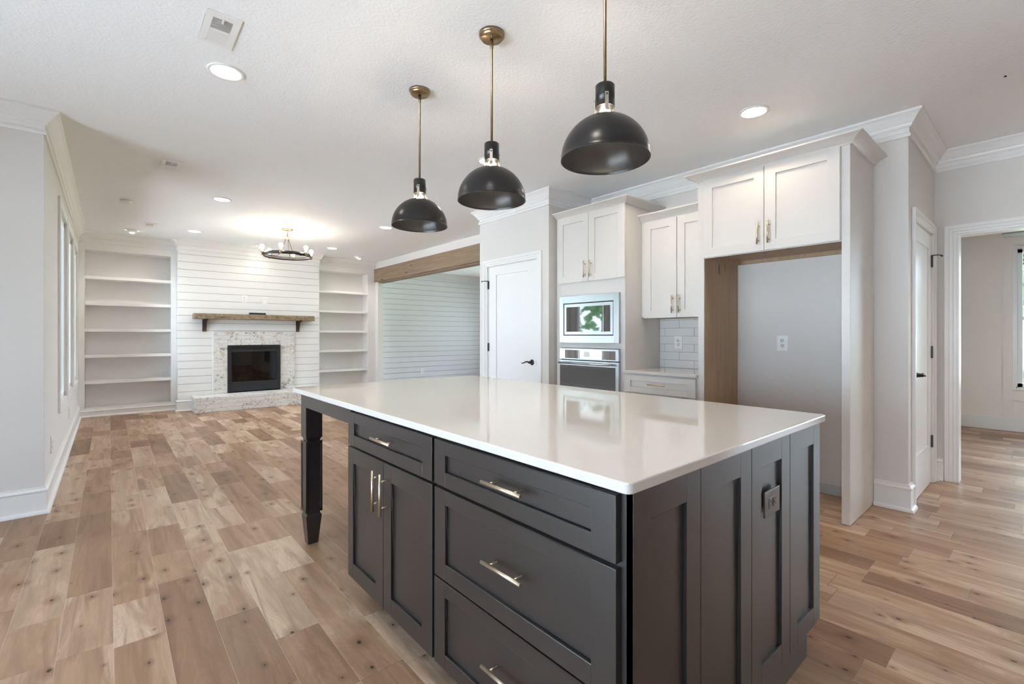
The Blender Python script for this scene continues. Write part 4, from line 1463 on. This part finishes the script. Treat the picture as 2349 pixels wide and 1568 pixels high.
vent(0.355, 0.505, 2.628, 2.935, 0.386, 0.472, 2.672, 2.779, 2.800, 2.906, 'white ceiling vent nearest the camera, beside a recessed light')
vent(0.356, 0.507, 5.128, 5.455, 0.388, 0.474, 5.171, 5.285, 5.306, 5.420, 'white ceiling vent in the middle of the left side of the ceiling')
vent(0.360, 0.513, 8.185, 8.500, 0.390, 0.477, 8.242, 8.345, 8.360, 8.460, 'white ceiling vent farthest away near the left bookcase')
o = obj('smoke_detector', MB().lathe((0.147, 7.01, H), [(0.060, -0.0005), (0.060, -0.012), (0.052, -0.030), (0.030, -0.034), (0.0, -0.034)], 32), 'white_plastic')
tag(o, 'round white smoke detector on the ceiling of the living room', 'smoke detector')
o = obj('ceiling_hole', MB().lathe((4.083, 0.182, H), [(0.006, -0.0005), (0.006, -0.006), (0.0, -0.007)], 10), 'black_iron')  # dark disc in place of a small hole
tag(o, 'tiny dark disc standing for a hole in the ceiling at the right', 'screw')

# ------------------------------------------------------------------ chandelier
CX, CY = 1.99, 7.36
t = thing('chandelier', 'round black metal chandelier with six lit bulbs under the living room ceiling', 'chandelier', (CX, CY, H))
obj('canopy', MB().lathe((CX, CY, 0), [(0.078, H - 0.0005), (0.078, H - 0.008), (0.062, H - 0.018), (0.0, H - 0.020)], 36), 'aged_brass', t)
mb = MB()
for k, zc in enumerate((2.762, 2.728)):
    pts = []
    for i in range(17):
        a = 2 * math.pi * i / 16
        uu, vv = 0.009 * math.cos(a), 0.020 * math.sin(a)
        pts.append((CX + (uu if k % 2 == 0 else 0), CY + (0 if k % 2 == 0 else uu), zc + vv))
    mb.tube(pts, 0.0025, 8)
mb.tube([(CX, CY, 2.71), (CX, CY, 2.688)], 0.008, 10)
obj('chain', mb, 'rust_iron', t)
obj('hub', MB().lathe((CX, CY, 0), [(0.0, 2.689), (0.036, 2.689), (0.040, 2.684), (0.040, 2.662), (0.034, 2.655), (0.0, 2.655)], 28), 'brushed_gold', t)
RR = 0.318
obj('ring', MB().lathe((CX, CY, 0), [(RR, 2.388), (RR, 2.436), (RR - 0.006, 2.436), (RR - 0.006, 2.388)], 96, closed=True), 'black_iron', t)
for k in range(3):
    a = math.radians(58 + 120 * k)
    b3 = math.radians(58 + 120 * k)
    ca, sa = math.cos(a), math.sin(a)
    pts = [(CX + r * ca, CY + r * sa, z) for r, z in ((0.026, 2.658), (0.030, 2.62), (0.055, 2.56), (0.095, 2.46), (0.115, 2.415), (0.135, 2.400), (0.20, 2.398), (RR - 0.004, 2.398))]
    obj('arm', MB().tube(pts, 0.0045, 8), 'rust_iron', t)
for k in range(6):
    a = math.radians(0.5 + 60 * k)
    px, py = CX + 0.338 * math.cos(a), CY + 0.338 * math.sin(a)
    so = obj('socket', MB().lathe((px, py, 0), [(0.0, 2.386), (0.010, 2.386), (0.012, 2.396), (0.0165, 2.400), (0.0165, 2.446), (0.0, 2.446)], 20), 'aged_brass', t)
    obj('bulb', MB().lathe((px, py, 0), [(0.0, 2.447), (0.012, 2.448), (0.013, 2.462), (0.022, 2.482), (0.030, 2.503), (0.028, 2.520), (0.018, 2.534), (0.0, 2.539)], 20), 'bulb_glow', so)
l = bpy.data.lights.new('chandelier_light', 'POINT')
l.energy = CHAND_W * 6
l.color = (1.0, 0.87, 0.70)
l.shadow_soft_size = 0.25
lo = bpy.data.objects.new('chandelier_light', l)
COL.objects.link(lo)
lo.parent = t
lo.location = (0, 0, 2.53 - H)

# ------------------------------------------------------------------ outdoors
struct('ground', MB().box(-40, 45, -30, 45, -0.60, -0.50), 'lawn')
struct('bounce_patio', MB().box(-30, -0.55, 4.9, 35, -0.49, -0.30).box(-30, -3.45, -12, 4.9, -0.49, -0.20).box(9.1, 13, -9, 12, -0.49, -0.3), 'bounce_patio')  # pale slabs added to bounce daylight up onto the ceilings
rnd = random.Random(11)


def tree(x, y, h, r, label):
    t = thing('tree', label, 'tree', (x, y, -0.5), 'trees outside the windows')
    obj('trunk', MB().tube([(x, y, -0.5), (x + 0.1, y, h * 0.4), (x, y + 0.1, h * 0.7)], [0.18, 0.14, 0.08], 10), 'bark', t)
    mb = MB()
    for k in range(420):
        a, b2, c = rnd.gauss(0, 0.42), rnd.gauss(0, 0.42), rnd.gauss(0, 0.42)
        cx, cy, cz = x + a * r, y + b2 * r, h * 0.68 + c * r * 1.1
        s = rnd.uniform(0.12, 0.30)
        d1 = Vector((rnd.uniform(-1, 1), rnd.uniform(-1, 1), rnd.uniform(-1, 1))).normalized()
        d2 = d1.cross(Vector((rnd.uniform(-1, 1), rnd.uniform(-1, 1), rnd.uniform(-1, 1)))).normalized()
        c0 = Vector((cx, cy, cz))
        n0 = len(mb.v)
        mb.v += [tuple(c0 + d1 * s), tuple(c0 + d2 * s * 0.7), tuple(c0 - d1 * s), tuple(c0 - d2 * s * 0.7), tuple(c0 + d1.cross(d2) * s * 0.3)]
        for q in ((0, 1, 4), (1, 2, 4), (2, 3, 4), (3, 0, 4), (0, 3, 2, 1)):
            mb.face([n0 + i for i in q])
    obj('foliage', mb, 'leaf', t)


tree(-9.0, 12.6, 4.4, 1.9, 'leafy green tree in the yard mirrored in the microwave glass')
tree(-12.5, 19.5, 6.5, 2.0, 'taller green tree in the yard mirrored in the microwave glass')
tree(15.5, 0.55, 4.6, 1.6, 'green tree outside the window of the room beyond the hall')
t = thing('neighbour_house', 'pale house with grey roof outside the far right window', 'house', (27.0, 0.5, -0.5))
obj('house_wall', MB().box(26, 30, -6, 2.2, -0.5, 2.8), 'siding', t)
obj('roof', MB().extrude([(-6.6, 2.8), (2.8, 2.8), (-1.9, 5.0)], (Vector((25.6, 0, 0)), UY, UZ, UX), (0, 4.8)), 'roof_grey', t)
